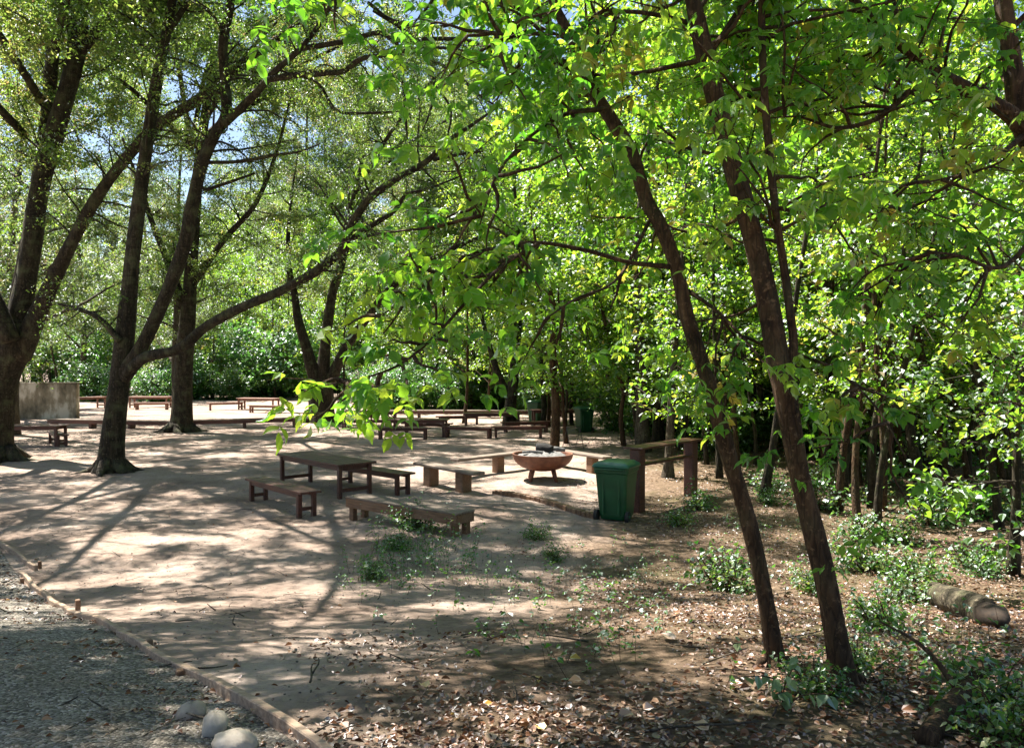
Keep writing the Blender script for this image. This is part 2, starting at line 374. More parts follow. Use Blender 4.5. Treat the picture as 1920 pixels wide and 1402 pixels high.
def ground_mat():
    m, nt, out, N, lk = newmat('ground')
    tc = N('TexCoord'); O = tc.outputs['Object']
    sx = N('SeparateXYZ'); lk(O, sx.inputs[0])
    # sand
    n1 = N('TexNoise', i_Scale=.55, i_Detail=9, i_Roughness=.62); lk(O, n1.inputs[0])
    sand = ramp(N, [(.3, (.205, .15, .118)), (.5, (.34, .262, .215)), (.7, (.455, .368, .312))]); lk(n1.outputs[0], sand.inputs[0])
    n2 = N('TexNoise', i_Scale=13, i_Detail=11, i_Roughness=.82); lk(O, n2.inputs[0])
    rr = ramp(N, [(.33, (.55, .52, .49)), (.47, (.93, .92, .91)), (.7, (1.18, 1.18, 1.18))]); lk(n2.outputs[0], rr.inputs[0])
    s2 = N('MixRGB', blend_type='MULTIPLY', i_0=1.0); lk(sand.outputs[0], s2.inputs[1]); lk(rr.outputs[0], s2.inputs[2])
    vo = N('TexVoronoi', i_Scale=34); lk(O, vo.inputs[0])
    vr = ramp(N, [(.0, (1, 1, 1)), (.13, (1, 1, 1)), (.17, (0, 0, 0))]); lk(vo.outputs['Distance'], vr.inputs[0])
    vs = N('SeparateColor'); lk(vo.outputs['Color'], vs.inputs[0])
    gt = N('Math', operation='GREATER_THAN'); gt.inputs[1].default_value = .80; lk(vs.outputs[0], gt.inputs[0])
    ml = N('Math', operation='MULTIPLY'); lk(vr.outputs[0], ml.inputs[0]); lk(gt.outputs[0], ml.inputs[1])
    s3 = N('MixRGB'); lk(ml.outputs[0], s3.inputs[0]); lk(s2.outputs[0], s3.inputs[1]); s3.inputs[2].default_value = (.13, .085, .06, 1)
    # soil with crumbled leaf
    n3 = N('TexNoise', i_Scale=9, i_Detail=9, i_Roughness=.75); lk(O, n3.inputs[0])
    soil = ramp(N, [(.3, (.05, .033, .021)), (.48, (.13, .09, .06)), (.6, (.235, .165, .115)), (.74, (.39, .295, .22))]); lk(n3.outputs[0], soil.inputs[0])
    n5 = N('TexNoise', i_Scale=.5, i_Detail=5); lk(O, n5.inputs[0])
    gr = ramp(N, [(.5, (0, 0, 0)), (.68, (.55, .55, .55))]); lk(n5.outputs[0], gr.inputs[0])
    so2 = N('MixRGB'); lk(gr.outputs[0], so2.inputs[0]); lk(soil.outputs[0], so2.inputs[1]); so2.inputs[2].default_value = (.085, .085, .035, 1)
    # mask  x - (0.2 y - 2) + noise
    a = N('Math', operation='MULTIPLY_ADD'); lk(sx.outputs[1], a.inputs[0]); a.inputs[1].default_value = -.22; a.inputs[2].default_value = 1.75
    b_ = N('Math', operation='ADD'); lk(a.outputs[0], b_.inputs[0]); lk(sx.outputs[0], b_.inputs[1])
    n4 = N('TexNoise', i_Scale=.9, i_Detail=7, i_Roughness=.65); lk(O, n4.inputs[0])
    c_ = N('Math', operation='MULTIPLY_ADD'); lk(n4.outputs[0], c_.inputs[0]); c_.inputs[1].default_value = 4.5; lk(b_.outputs[0], c_.inputs[2])
    mr = N('MapRange', interpolation_type='SMOOTHSTEP', i_1=1.4, i_2=3.4); lk(c_.outputs[0], mr.inputs[0])
    mx = N('MixRGB'); lk(mr.outputs[0], mx.inputs[0]); lk(s3.outputs[0], mx.inputs[1]); lk(so2.outputs[0], mx.inputs[2])
    b = N('BsdfPrincipled', i_Roughness=.95); b.inputs['Specular IOR Level'].default_value = .1
    lk(mx.outputs[0], b.inputs['Base Color'])
    hh = N('Math', operation='ADD'); lk(n2.outputs[0], hh.inputs[0]); lk(n3.outputs[0], hh.inputs[1])
    n7 = N('TexNoise', i_Scale=3.4, i_Detail=5, i_Roughness=.6, i_Distortion=.6); lk(O, n7.inputs[0])
    h2 = N('Math', operation='MULTIPLY_ADD'); lk(n7.outputs[0], h2.inputs[0]); h2.inputs[1].default_value = 2.2; lk(hh.outputs[0], h2.inputs[2])
    bp = N('Bump', i_Strength=.85, i_Distance=.04); lk(h2.outputs[0], bp.inputs['Height']); lk(bp.outputs[0], b.inputs['Normal'])
    lk(b.outputs[0], out.inputs[0]); return m
M['ground'] = ground_mat()

def gravel_mat(name, bumpy=True):
    m, nt, out, N, lk = newmat(name)
    tc = N('TexCoord'); v = N('TexVoronoi', i_Scale=60, i_Randomness=1); lk(tc.outputs['Object'], v.inputs[0])
    s = N('SeparateColor'); lk(v.outputs['Color'], s.inputs[0])
    r = ramp(N, [(0, (.065, .055, .042)), (.4, (.155, .135, .108)), (.75, (.265, .235, .195)), (1, (.45, .41, .36))]); lk(s.outputs[0], r.inputs[0])
    n = N('TexNoise', i_Scale=1.2, i_Detail=6); lk(tc.outputs['Object'], n.inputs[0])
    rr = ramp(N, [(.35, (.7, .66, .6)), (.65, (1.05, 1.05, 1.05))]); lk(n.outputs[0], rr.inputs[0])
    mx = N('MixRGB', blend_type='MULTIPLY', i_0=1); lk(r.outputs[0], mx.inputs[1]); lk(rr.outputs[0], mx.inputs[2])
    b = N('BsdfPrincipled', i_Roughness=.9); lk(mx.outputs[0], b.inputs['Base Color'])
    bp = N('Bump', i_Strength=.9, i_Distance=.02, invert=True); lk(v.outputs['Distance'], bp.inputs['Height']); lk(bp.outputs[0], b.inputs['Normal'])
    lk(b.outputs[0], out.inputs[0]); return m
M['gravel'] = gravel_mat('gravel')
def pebble_mat():
    m, nt, out, N, lk = newmat('pebble')
    a = N('Attribute', attribute_name='tint'); r = ramp(N, [(0, (.065, .055, .045)), (.45, (.17, .148, .12)), (.8, (.31, .275, .235)), (1, (.5, .46, .41))]); lk(a.outputs['Fac'], r.inputs[0])
    b = N('BsdfPrincipled', i_Roughness=.85); lk(r.outputs[0], b.inputs['Base Color']); lk(b.outputs[0], out.inputs[0]); return m
M['pebble'] = pebble_mat()

# ------------------------------------------------------------------ object helpers
def tag(o, label, cat_, group=None):
    o['label'] = label; o['category'] = cat_
    if group: o['group'] = group
    return o
def thing(name, label, cat_, loc=(0, 0, 0), rz=0.0, group=None):
    o = bpy.data.objects.new(name, None); C.objects.link(o); o.empty_display_size = .3
    o.location = loc; o.rotation_euler = (0, 0, rz)
    return tag(o, label, cat_, group)
def dup(root, loc, rz, label=None, group=None, scale=None, name=None):
    r = root.copy(); C.objects.link(r); r.location = loc; r.rotation_euler = (0, 0, rz)
    if scale is not None: r.scale = (scale,) * 3 if np.isscalar(scale) else scale
    if label: r['label'] = label
    if group: r['group'] = group
    for ch in list(root.children):
        c = ch.copy(); C.objects.link(c); c.parent = r
        for g in list(ch.children):
            d = g.copy(); C.objects.link(d); d.parent = c
    return r
def struct(o): o['kind'] = 'structure'; return o
def stuff(o, label, cat_): o['kind'] = 'stuff'; return tag(o, label, cat_)

# ------------------------------------------------------------------ ground
def grid_sheet(name, xs, ys, mat, zf, mask=None):
    X, Y = np.meshgrid(xs, ys); Z = zf(X, Y)
    v = np.stack([X, Y, Z], -1).reshape(-1, 3); n, m = len(ys), len(xs)
    i = np.arange(n - 1)[:, None] * m; j = np.arange(m - 1)[None]
    f = np.stack([i + j, i + j + 1, i + m + j + 1, i + m + j], -1).reshape(-1, 4)
    mb = MB(); mb.add(v, f); return mb.build(name, mat)
def sp(a, b, s): return np.arange(a, b, s)
xs = np.concatenate([[-600, -300, -150], sp(-80, -14, 3), sp(-14, 14, .14), sp(14, 80, 3), [150, 300, 600]])
ys = np.concatenate([[-40, -20, -8, -2], sp(1, 16, .12), sp(16, 30, .5), sp(30, 120, 3), [160, 300, 700]])
def gz_fine(X, Y):
    near = np.clip((40 - Y) / 20, 0, 1) * (np.abs(X) < 14.5)
    return ground_z(X, Y) + near * .012 * (np.sin(X * 7.1 + Y * 2.3) * np.sin(Y * 6.3 - X * 3.1) + .6 * np.sin(X * 13.7 - Y * 5.1) * np.sin(Y * 11.9 + X * 4))
struct(grid_sheet('ground', xs, ys, M['ground'], gz_fine))

# gravel road left of the edging line
E0 = G(35, 1075); E1 = G(572, 1403)
ed = unit((E1 - E0)[:2].tolist() + [0]); en = np.array([ed[1], -ed[0], 0])   # en points to road side?
if en[0] > 0: en = -en
def road_sheet():
    us = np.concatenate([sp(-14, 14, .12)]); vs_ = sp(.02, 7.5, .15)
    Uu, Vv = np.meshgrid(us, vs_)
    X = E0[0] + Uu * ed[0] + Vv * en[0]; Y = E0[1] + Uu * ed[1] + Vv * en[1]
    Z = gz_fine(X, Y) + .008 + .02 * np.clip(Vv, 0, 1)
    v = np.stack([X, Y, Z], -1).reshape(-1, 3); n, m = Uu.shape
    i = np.arange(n - 1)[:, None] * m; j = np.arange(m - 1)[None]
    f = np.stack([i + j, i + m + j, i + m + j + 1, i + j + 1], -1).reshape(-1, 4)
    mb = MB(); mb.add(v, f); return mb.build('gravel_road', M['gravel'])
struct(road_sheet())

# loose pebbles
ICO_V = np.array([[0, .53, .85], [0, -.53, .85], [0, .53, -.85], [0, -.53, -.85], [.53, .85, 0], [-.53, .85, 0], [.53, -.85, 0], [-.53, -.85, 0], [.85, 0, .53], [-.85, 0, .53], [.85, 0, -.53], [-.85, 0, -.53]])
ICO_F = np.array([[0, 9, 1], [0, 5, 9], [0, 4, 5], [0, 8, 4], [0, 1, 8], [9, 7, 1], [9, 11, 7], [9, 5, 11], [5, 2, 11], [5, 4, 2], [4, 10, 2], [4, 8, 10], [8, 6, 10], [8, 1, 6], [1, 7, 6], [3, 11, 2], [3, 2, 10], [3, 10, 6], [3, 6, 7], [3, 7, 11]])
def pebbles(name, pts, sizes, tints):
    n = len(pts); rnd = R.uniform(.6, 1.3, (n, 1, 3)) * np.array([1, 1, .65]); jit = R.normal(0, .1, (n, 12, 3))
    v = pts[:, None] + sizes[:, None, None] * (ICO_V[None] + jit) * rnd
    mb = MB(); mb.v.append(v.reshape(-1, 3)); mb.n = n * 12
    mb.f.append((np.arange(n)[:, None, None] * 12 + ICO_F[None]).reshape(-1, 3)); mb.t.append(np.repeat(tints, 20))
    return mb.build(name, M['pebble'])
n = 9000
u = R.uniform(-4.5, 2.2, n); v = R.uniform(.03, 3.2, n)
X = E0[0] + u * ed[0] + v * en[0]; Y = E0[1] + u * ed[1] + v * en[1]
P = np.stack([X, Y, gz_fine(X, Y) + .012 + .02 * np.clip(v, 0, 1)], 1)
stuff(pebbles('gravel_stones', P, R.uniform(.006, .016, n) * R.uniform(.7, 1.5, n) * np.where(R.random(n) < .06, 1.9, 1), R.random(n)), 'loose grey gravel stones covering the road beside the timber edging', 'gravel')
n = 3500
X = R.uniform(-9, 4, n); Y = 3.2 + R.random(n) ** 1.5 * 14
keep = ((X - E0[0]) * en[0] + (Y - E0[1]) * en[1]) < -.05; X, Y = X[keep], Y[keep]; n = len(X)
stuff(pebbles('grit', np.stack([X, Y, gz_fine(X, Y) + .002], 1), R.uniform(.004, .012, n), R.uniform(0, .6, n)), 'small dark grit and crumbs strewn over the dusty clearing', 'grit')

# leaf litter
def sand_s(x, y): return x - (.22 * y - 1.75)
def litter():
    L = Leaves()
    n = 160000
    Y = 3.3 + R.random(n) ** 1.6 * 32; X = R.uniform(-7, 14, n) * (Y / 18 + .45)
    s = sand_s(X, Y) + 1.2 * np.sin(X * 1.7 + Y * .6) + .8 * np.sin(Y * 2.1 - X)
    prob = np.clip((s + .3) / 3.2, .02, 1)
    k = R.random(n) < prob; X, Y = X[k], Y[k]
    # more near the road edge
    u = R.uniform(-3.5, 10, 2600); v = np.abs(R.normal(0, .55, 2600)) + .03
    cl = (np.sin(u * 3.1) + np.sin(u * 7.7 + v * 6)) > .1
    X = np.concatenate([X, (E0[0] + u * ed[0] + v * en[0])[cl]]); Y = np.concatenate([Y, (E0[1] + u * ed[1] + v * en[1])[cl]])
    n = len(X); a = R.uniform(0, 2 * PI, n)
    pts = np.stack([X, Y, gz_fine(X, Y) + R.uniform(.008, .035, n)], 1)
    d = np.stack([np.cos(a), np.sin(a), R.normal(0, .18, n)], 1)
    uu = np.stack([R.normal(0, .6, n), R.normal(0, .6, n), np.ones(n)], 1)
    t = np.clip(R.beta(1.8, 3.3, n), 0, 1)
    L.add(pts, d, uu, R.uniform(.018, .045, n) * R.uniform(.8, 1.4, n), t)
    for px, py, s_, tt in ((720, 1165, .13, .55), (800, 1297, .09, .97), (1010, 1276, .08, .97), (922, 1386, .10, .8), (1185, 1345, .10, .8), (1207, 1340, .08, .82), (1328, 1380, .11, .85),
                           (1020, 1378, .07, .97), (1090, 1283, .08, .85), (640, 1365, .07, .6), (1690, 1340, .1, .3), (1480, 1310, .07, .4), (905, 1330, .06, .95), (1265, 1205, .16, .8), (1068, 1240, .08, .98)):
        p = G(px, py); L.add(p + [0, 0, .03], [math.cos(px), math.sin(px), .1], [.1, -.25, 1], s_, tt)
    return L.build('leaf_litter', M['litter'], 'broad')
stuff(litter(), 'brown and orange fallen leaves covering the woodland floor', 'leaf litter')

def sticks():
    mb = MB()
    for k in range(520):
        y = 3.6 + random.random() ** 1.5 * 22; x = random.uniform(-7, 9) * (y / 14 + .4)
        if sand_s(x, y) < random.uniform(-9, 2.5): continue
        a = random.uniform(0, PI); l = random.uniform(.15, .8) * (1 if sand_s(x, y) > 1 else .35)
        p = np.array([x, y, float(ground_z(x, y)) + .02])
        Pp = path_from(p, [math.cos(a), math.sin(a), .02], l, random.uniform(.003, .009), 5, 0, .16, .5)
        Pp[:, 2] = gz_fine(Pp[:, 0], Pp[:, 1]) + .015 + .02 * np.arange(5)[:] * random.random()
        tube(mb, Pp, 4)
    return mb.build('fallen_twigs', M['bark_grey'])
stuff(sticks(), 'thin dead twigs lying among the fallen leaves', 'twigs')

# ------------------------------------------------------------------ key trees
def wpath(rows, d, drift=0.0):
    """rows (px,py,width_px[,depth])"""
    out = []
    for i, q in enumerate(rows):
        dd = q[3] if len(q) > 3 else d + drift * i
        p = at(q[0], q[1], dd); out.append([*p, .87 * q[2] / 2 * dd / F])
    return np.array(out)

def keytree(name, label, base, paths, bark, leafmat, kind, S, cat_='tree', group=None, roots=0, extra=None, lump=.1, sides=14):
    """paths: list of dict(rows world xyzr, nb branches, t0, L length, up)"""
    root = thing(name, label, cat_, base, 0, group)
    wood = MB(); L = Leaves(); o = np.asarray(base, float)
    for q in paths:
        P = q['P'].copy(); P[:, :3] -= o
        n = max(8, int(len(P) * 5)); Q = cat(P, n)
        tube(wood, Q, sides if P[0, 3] > .05 else 7, lump if P[0, 3] > .04 else .05)
        nb = q.get('nb', 0)
        for k in range(nb):
            t = R.uniform(q.get('t0', .4), 1.0) * (n - 1.001); i = int(t)
            p = Q[i, :3]; tan = unit(Q[i + 1, :3] - Q[i, :3])
            side = R.normal(0, 1, 3); side[2] *= .35; side = unit(side - tan * np.dot(side, tan))
            bias = np.array(q.get('bias', (0, 0, .15)))
            branch(wood, L, p, unit(tan * q.get('along', .4) + side + bias), q.get('L', 1.8) * R.uniform(.55, 1.25), max(.012, min(.035, Q[i, 3] * .35)), q.get('S', S), up=q.get('up'))
    if extra: extra(wood, L, o)
    for k in range(roots):
        a = k * 2 * PI / roots + random.uniform(-.4, .4); r = paths[0]['P'][0, 3]
        p0 = np.array([math.cos(a) * r * .35, math.sin(a) * r * .35, .28 if r > .2 else .03])
        p1 = np.array([math.cos(a) * r * 1.1, math.sin(a) * r * 1.1, .03]); p2 = np.array([math.cos(a + .2) * r * 1.7, math.sin(a + .2) * r * 1.7, -.03]); p3 = np.array([math.cos(a + .35) * r * 2.6, math.sin(a + .35) * r * 2.6, -.09])
        tube(wood, cat([[*p0, r * (.42 if paths[0]['P'][0, 3] > .2 else .3)], [*p1, r * .26], [*p2, r * .13], [*p3, r * .05]], 12), 8, .12)
    wood.build('trunk', bark, root)
    if L.p: L.build('crown', leafmat, kind, root)
    return root

def P_(d, rows, drift=0.0, **k): return dict(P=wpath(rows, d, drift), **k)

def W_(rows, **k): return dict(P=np.array(rows, float), **k)
def arch(p, q, r0, sag=.8, **k):
    p = np.array(p, float); q = np.array(q, float); m = p * .6 + q * .4; m[2] += sag; m2 = p * .25 + q * .75; m2[2] += sag * .8
    return W_([[*p, r0], [*m, r0 * .75], [*m2, r0 * .5], [*q, r0 * .15]], **k)
SHORT = dict(MAPLE, tl=.22, n=4, tint=.66, tdroop=-.05, up=-.01)
AIRY = dict(FINE, leaf=.088, n=20, twigs=5.5, tl=.9)
CAN = dict(FINE, leaf=.125, n=30, twigs=7.5)
# 1 big forked tree at the left edge
b1 = G(5, 862)
keytree('tree', 'massive dark forked tree at the left edge beside the picnic table', b1, [
    P_(b1[1], [(0, 872, 84), (-8, 840, 66), (-6, 770, 64), (4, 700, 70), (26, 640, 78), (44, 600, 52)]),
    P_(b1[1], [(8, 690, 56), (36, 590, 47), (58, 470, 42), (70, 380, 39), (88, 300, 38), (112, 215, 36), (136, 130, 34), (150, 60, 31), (152, -20, 28), (165, -180, 22), (150, -330, 10)], nb=34, t0=.35, L=3.0),
    P_(b1[1], [(146, 100, 24), (180, 62, 20), (238, 0, 16), (300, -70, 11), (350, -180, 5)], nb=14, t0=.2, L=2.4),
    P_(b1[1], [(36, 670, 46), (74, 580, 35), (116, 490, 28), (170, 390, 26), (222, 315, 23), (290, 240, 22), (380, 182, 20), (450, 125, 17), (520, 72, 13), (600, 10, 9), (680, -60, 4)], drift=-.25, S=AIRY, nb=34, t0=.25, L=2.2),
    P_(b1[1] + 1.2, [(28, 620, 40), (62, 400, 30), (84, 250, 27), (98, 110, 26), (108, 0, 22), (118, -150, 14), (110, -300, 6)], nb=24, t0=.45, L=3.0),
    P_(b1[1] - .6, [(20, 640, 40), (-30, 520, 30), (-110, 380, 24), (-220, 220, 14), (-340, 100, 6)], nb=20, t0=.3, L=2.8),
    arch((-14.6, 24.8, 11), (-10.5, 11, 10.6), .13, nb=36, t0=.3, L=2.3, up=.0, along=.2),
    arch((-14.4, 24.6, 12), (-7.5, 15.5, 12.6), .13, nb=30, t0=.3, L=2.4, up=.0, along=.2),
    arch((-15, 24.4, 10), (-13.5, 12, 10.6), .12, nb=26, t0=.35, L=2.3, up=.0, along=.2),
    arch((-14.6, 24.8, 12), (-10, 21, 14), .12, nb=22, t0=.3, L=2.4, up=.0, along=.2),
    arch((-15, 25, 13), (-14, 29, 16), .12, nb=24, t0=.2, L=2.6, up=.0, along=.2),
    arch((-15, 25, 13), (-17, 20, 13.5), .12, nb=24, t0=.2, L=2.6, up=.0, along=.2),
], M['bark_old'], M['fine_leaf'], 'fine', CAN, roots=6)

# 2 the tree with the two great curving limbs
b2 = G(208, 884)
keytree('tree', 'dark tree with two long limbs curving right across the clearing', b2, [
    P_(b2[1], [(206, 890, 74), (208, 862, 52), (213, 800, 44), (225, 700, 41), (238, 590, 37), (249, 480, 33), (261, 380, 30), (277, 260, 26), (298, 130, 22), (315, 50, 19), (328, -30, 16), (345, -160, 10), (350, -280, 5)], S=AIRY, nb=30, t0=.5, L=2.6),
    P_(b2[1], [(310, 66, 15), (345, 15, 12), (385, -50, 8), (420, -150, 4)], S=AIRY, nb=8, t0=.2, L=2.0),
    P_(b2[1], [(222, 712, 34), (255, 668, 31), (288, 604, 29), (324, 522, 28), (349, 452, 28), (361, 382, 27), (378, 310, 26), (402, 255, 25), (424, 214, 24), (420, 140, 20), (418, 80, 19), (432, 10, 18), (442, -80, 12), (455, -220, 5)], drift=-.14, S=AIRY, nb=28, t0=.5, L=2.2),
    P_(b2[1] - 1.2, [(420, 232, 19), (470, 186, 16), (515, 135, 14), (565, 90, 12), (612, 25, 10), (650, -50, 7), (690, -160, 3)], drift=-.25, S=AIRY, nb=13, t0=.3, L=1.8),
    P_(b2[1] - 1.9, [(562, 92, 12), (640, 79, 11), (710, 62, 11), (745, 76, 10), (840, 73, 9), (900, 85, 7), (965, 128, 4)], drift=-.3, S=AIRY, nb=8, t0=.2, L=1.3, up=-.1),
    P_(b2[1] - 1.7, [(500, 150, 14), (580, 138, 13), (640, 135, 12), (675, 112, 11), (720, 104, 9), (790, 92, 8), (850, 92, 5), (935, 112, 3)], drift=-.3, S=AIRY, nb=8, t0=.2, L=1.4, up=-.1),
    P_(b2[1] - 1.7, [(560, 140, 8), (600, 160, 7), (632, 208, 7), (700, 212, 6), (760, 208, 2)], S=AIRY, nb=7, t0=.2, L=1.2, up=-.1),
    P_(b2[1] - 1.0, [(708, 62, 8), (745, 84, 8), (756, 160, 7), (762, 240, 6), (764, 262, 3)], S=AIRY, nb=2, t0=.4, L=.7, up=-.1),
    P_(b2[1] - 1.0, [(700, 20, 8), (760, 60, 8), (800, 110, 8), (815, 160, 7), (806, 210, 6), (792, 245, 3)], S=AIRY, nb=3, t0=.4, L=.8, up=-.1),
    P_(b2[1] - 1.0, [(795, 108, 8), (850, 135, 7), (900, 180, 6), (960, 215, 4)], nb=3, t0=.4, L=.7, S=AIRY),
    P_(b2[1] - 1.0, [(815, 160, 6), (845, 205, 5), (838, 260, 4), (825, 300, 2)], nb=2, t0=.4, L=.6, S=AIRY),
    P_(b2[1] - 1.0, [(690, 5, 8), (740, 40, 8), (830, 50, 7), (900, 20, 5)], nb=3, t0=.4, L=.7, S=AIRY),
    P_(b2[1] - 1.0, [(762, 262, 4), (735, 280, 4), (728, 305, 2)], nb=0),
    P_(b2[1] - .4, [(370, 340, 9), (385, 355, 8), (420, 345, 7), (478, 325, 5)], S=AIRY, nb=2, t0=.5, L=.9),
    P_(b2[1] - .9, [(390, 305, 8), (450, 303, 8), (520, 290, 7), (560, 285, 5), (600, 270, 3)], S=AIRY, nb=5, t0=.3, L=1.1),
    P_(b2[1], [(228, 712, 30), (268, 672, 25), (336, 654, 22), (384, 614, 20), (450, 578, 20), (520, 548, 19), (590, 510, 20), (640, 470, 19), (658, 425, 17), (690, 375, 16), (740, 338, 15), (800, 303, 13), (840, 265, 11), (880, 238, 8), (935, 200, 4)], drift=-.3, S=AIRY, nb=21, t0=.42, L=1.7, up=.0),
    P_(b2[1] - 2.2, [(648, 455, 13), (700, 421, 11), (740, 395, 10), (762, 365, 8), (800, 355, 6), (865, 330, 3)], drift=-.2, S=AIRY, nb=8, t0=.3, L=1.4),
    P_(b2[1] - 3.1, [(812, 300, 8), (860, 290, 7), (906, 284, 4)], S=AIRY, nb=3, t0=.3, L=.9),
    arch((-10.0, 22, 12.5), (-6.2, 9.5, 10.0), .12, nb=24, t0=.35, L=2.0, up=.0, along=.2),
    arch((-10.0, 22, 13.2), (-3.2, 11.5, 10.8), .12, nb=23, t0=.35, L=2.1, up=.0, along=.2),
    arch((-9.8, 22, 13.8), (-2.2, 16.5, 12.8), .12, nb=28, t0=.35, L=2.2, up=.0, along=.2),
    arch((-9.8, 22, 14.2), (-1.0, 21, 14.5), .12, nb=26, t0=.35, L=2.3, up=.0, along=.2),
    arch((-10, 22, 14.2), (-6.0, 15.5, 13.5), .10, nb=22, t0=.35, L=2.2, up=.0, along=.2),
    P_(b2[1] - .3, [(225, 640, 15), (190, 600, 12), (150, 580, 9), (110, 570, 5)], S=AIRY, nb=8, t0=.2, L=1.2),
], M['bark_old'], M['fine_leaf'], 'fine', CAN, roots=7)

# 3 stout tree by the low rail
b3 = G(340, 810)
keytree('tree', 'stout straight trunk standing against the low timber walkway', b3, [
    P_(b3[1], [(340, 816, 66), (341, 795, 48), (343, 740, 42), (346, 670, 38), (353, 580, 33), (359, 480, 27), (366, 380, 24), (380, 250, 19), (402, 100, 13), (412, 0, 8), (420, -120, 4)], nb=46, t0=.35, L=3.2),
    P_(b3[1], [(351, 590, 20), (318, 500, 15), (290, 430, 12), (262, 350, 9), (230, 260, 5)], nb=14, t0=.3, L=2.6),
    P_(b3[1], [(355, 540, 18), (420, 450, 13), (480, 380, 10), (520, 280, 8), (545, 180, 4)], nb=18, t0=.25, L=2.6),
    arch((-14.2, 35, 12.5), (-12, 27, 15.5), .12, nb=26, t0=.3, L=2.5, up=.0, along=.2, S=CAN),
    arch((-14.2, 35, 12.5), (-8, 30, 16.5), .12, nb=28, t0=.3, L=2.5, up=.0, along=.2, S=CAN),
    arch((-14.2, 35, 12.5), (-7, 37, 16.5), .12, nb=26, t0=.3, L=2.5, up=.0, along=.2, S=CAN),
    arch((-14.2, 35, 12.5), (-18, 29, 15), .12, nb=24, t0=.3, L=2.5, up=.0, along=.2, S=CAN),
    arch((-14.2, 35, 12.5), (-12, 33, 17), .12, nb=22, t0=.3, L=2.5, up=.0, along=.2, S=CAN),
    arch((-14.2, 35, 12.5), (-4.5, 33, 17), .12, nb=28, t0=.3, L=2.5, up=.0, along=.2, S=CAN),
    arch((-14.2, 35, 12.5), (-10, 40, 17), .12, nb=22, t0=.3, L=2.5, up=.0, along=.2, S=CAN),
    arch((-14.2, 35, 12.5), (-19, 37, 15), .12, nb=20, t0=.3, L=2.5, up=.0, along=.2, S=CAN),
], M['bark_old'], M['fine_leaf'], 'fine', FINE, roots=6)

# 4 middle multi-stemmed tree
b4 = G(604, 792)
keytree('tree', 'three stemmed tree spreading like a fan behind the far tables', b4, [
    P_(b4[1], [(605, 796, 66), (604, 770, 54), (603, 735, 50), (605, 715, 34)]),
    P_(b4[1], [(600, 745, 28), (577, 662, 24), (559, 600, 20), (553, 555, 16), (540, 480, 11), (545, 380, 6), (560, 280, 3)], nb=22, t0=.4, L=2.6),
    P_(b4[1], [(604, 745, 30), (609, 660, 26), (621, 560, 20), (636, 508, 18), (655, 440, 13), (662, 370, 9), (690, 250, 6), (700, 120, 3)], nb=30, t0=.35, L=2.8),
    arch((-8.5, 41, 11), (-2, 31, 15), .12, nb=36, t0=.3, L=2.6, up=.0, along=.2),
    arch((-8.5, 41, 11), (-2, 38, 15), .12, nb=32, t0=.3, L=2.6, up=.0, along=.2),
    P_(b4[1], [(608, 740, 26), (650, 650, 20), (690, 595, 18), (715, 560, 17), (762, 514, 14), (830, 475, 11), (900, 445, 8), (968, 428, 4)], drift=-.3, nb=28, t0=.35, L=2.0, up=.02),
], M['bark_old'], M['fine_leaf'], 'fine', FINE, roots=5)

# unseen tree beside the road, added to shade the gravel and left foreground
bL = np.array([-9.6, 7.0, float(ground_z(-9.6, 7.0))])
keytree('tree', 'tall unseen tree beside the gravel road, added to shade the left foreground', bL, [
    W_([[*bL, .3], [-9.5, 7.0, 4, .22], [-9.3, 7.1, 8, .16], [-9.0, 7.2, 11.5, .05]], nb=20, t0=.6, L=2.0, S=CAN),
    arch((-9.45, 7, 6.0), (-6.0, 7.6, 8.9), .1, .6, nb=26, t0=.4, L=1.5, up=.0, along=.2),
    arch((-9.4, 7, 6.6), (-6.4, 9.4, 9.6), .1, .6, nb=17, t0=.4, L=1.6, up=.0, along=.2),
    arch((-9.4, 7, 6.6), (-6.6, 5.6, 8.4), .1, .6, nb=24, t0=.4, L=1.5, up=.0, along=.2),
    arch((-9.2, 7.1, 8.6), (-3.4, 9.4, 9.9), .1, .6, nb=12, t0=.45, L=1.5, up=.0, along=.2, S=dict(CAN, n=24)),
    arch((-9.2, 7.1, 8.6), (-4.0, 6.8, 9.2), .1, .6, nb=11, t0=.45, L=1.4, up=.0, along=.2, S=dict(CAN, n=24)),
    arch((-9.2, 7.1, 8.6), (-2.6, 7.4, 9.4), .1, .6, nb=10, t0=.5, L=1.4, up=.0, along=.2, S=dict(CAN, n=24)),
    arch((-9.2, 7.1, 8.8), (-4.6, 11.5, 11.0), .1, .6, nb=13, t0=.45, L=1.5, up=.0, along=.2, S=dict(CAN, n=24)),
], M['bark_old'], M['fine_leaf'], 'fine', CAN)

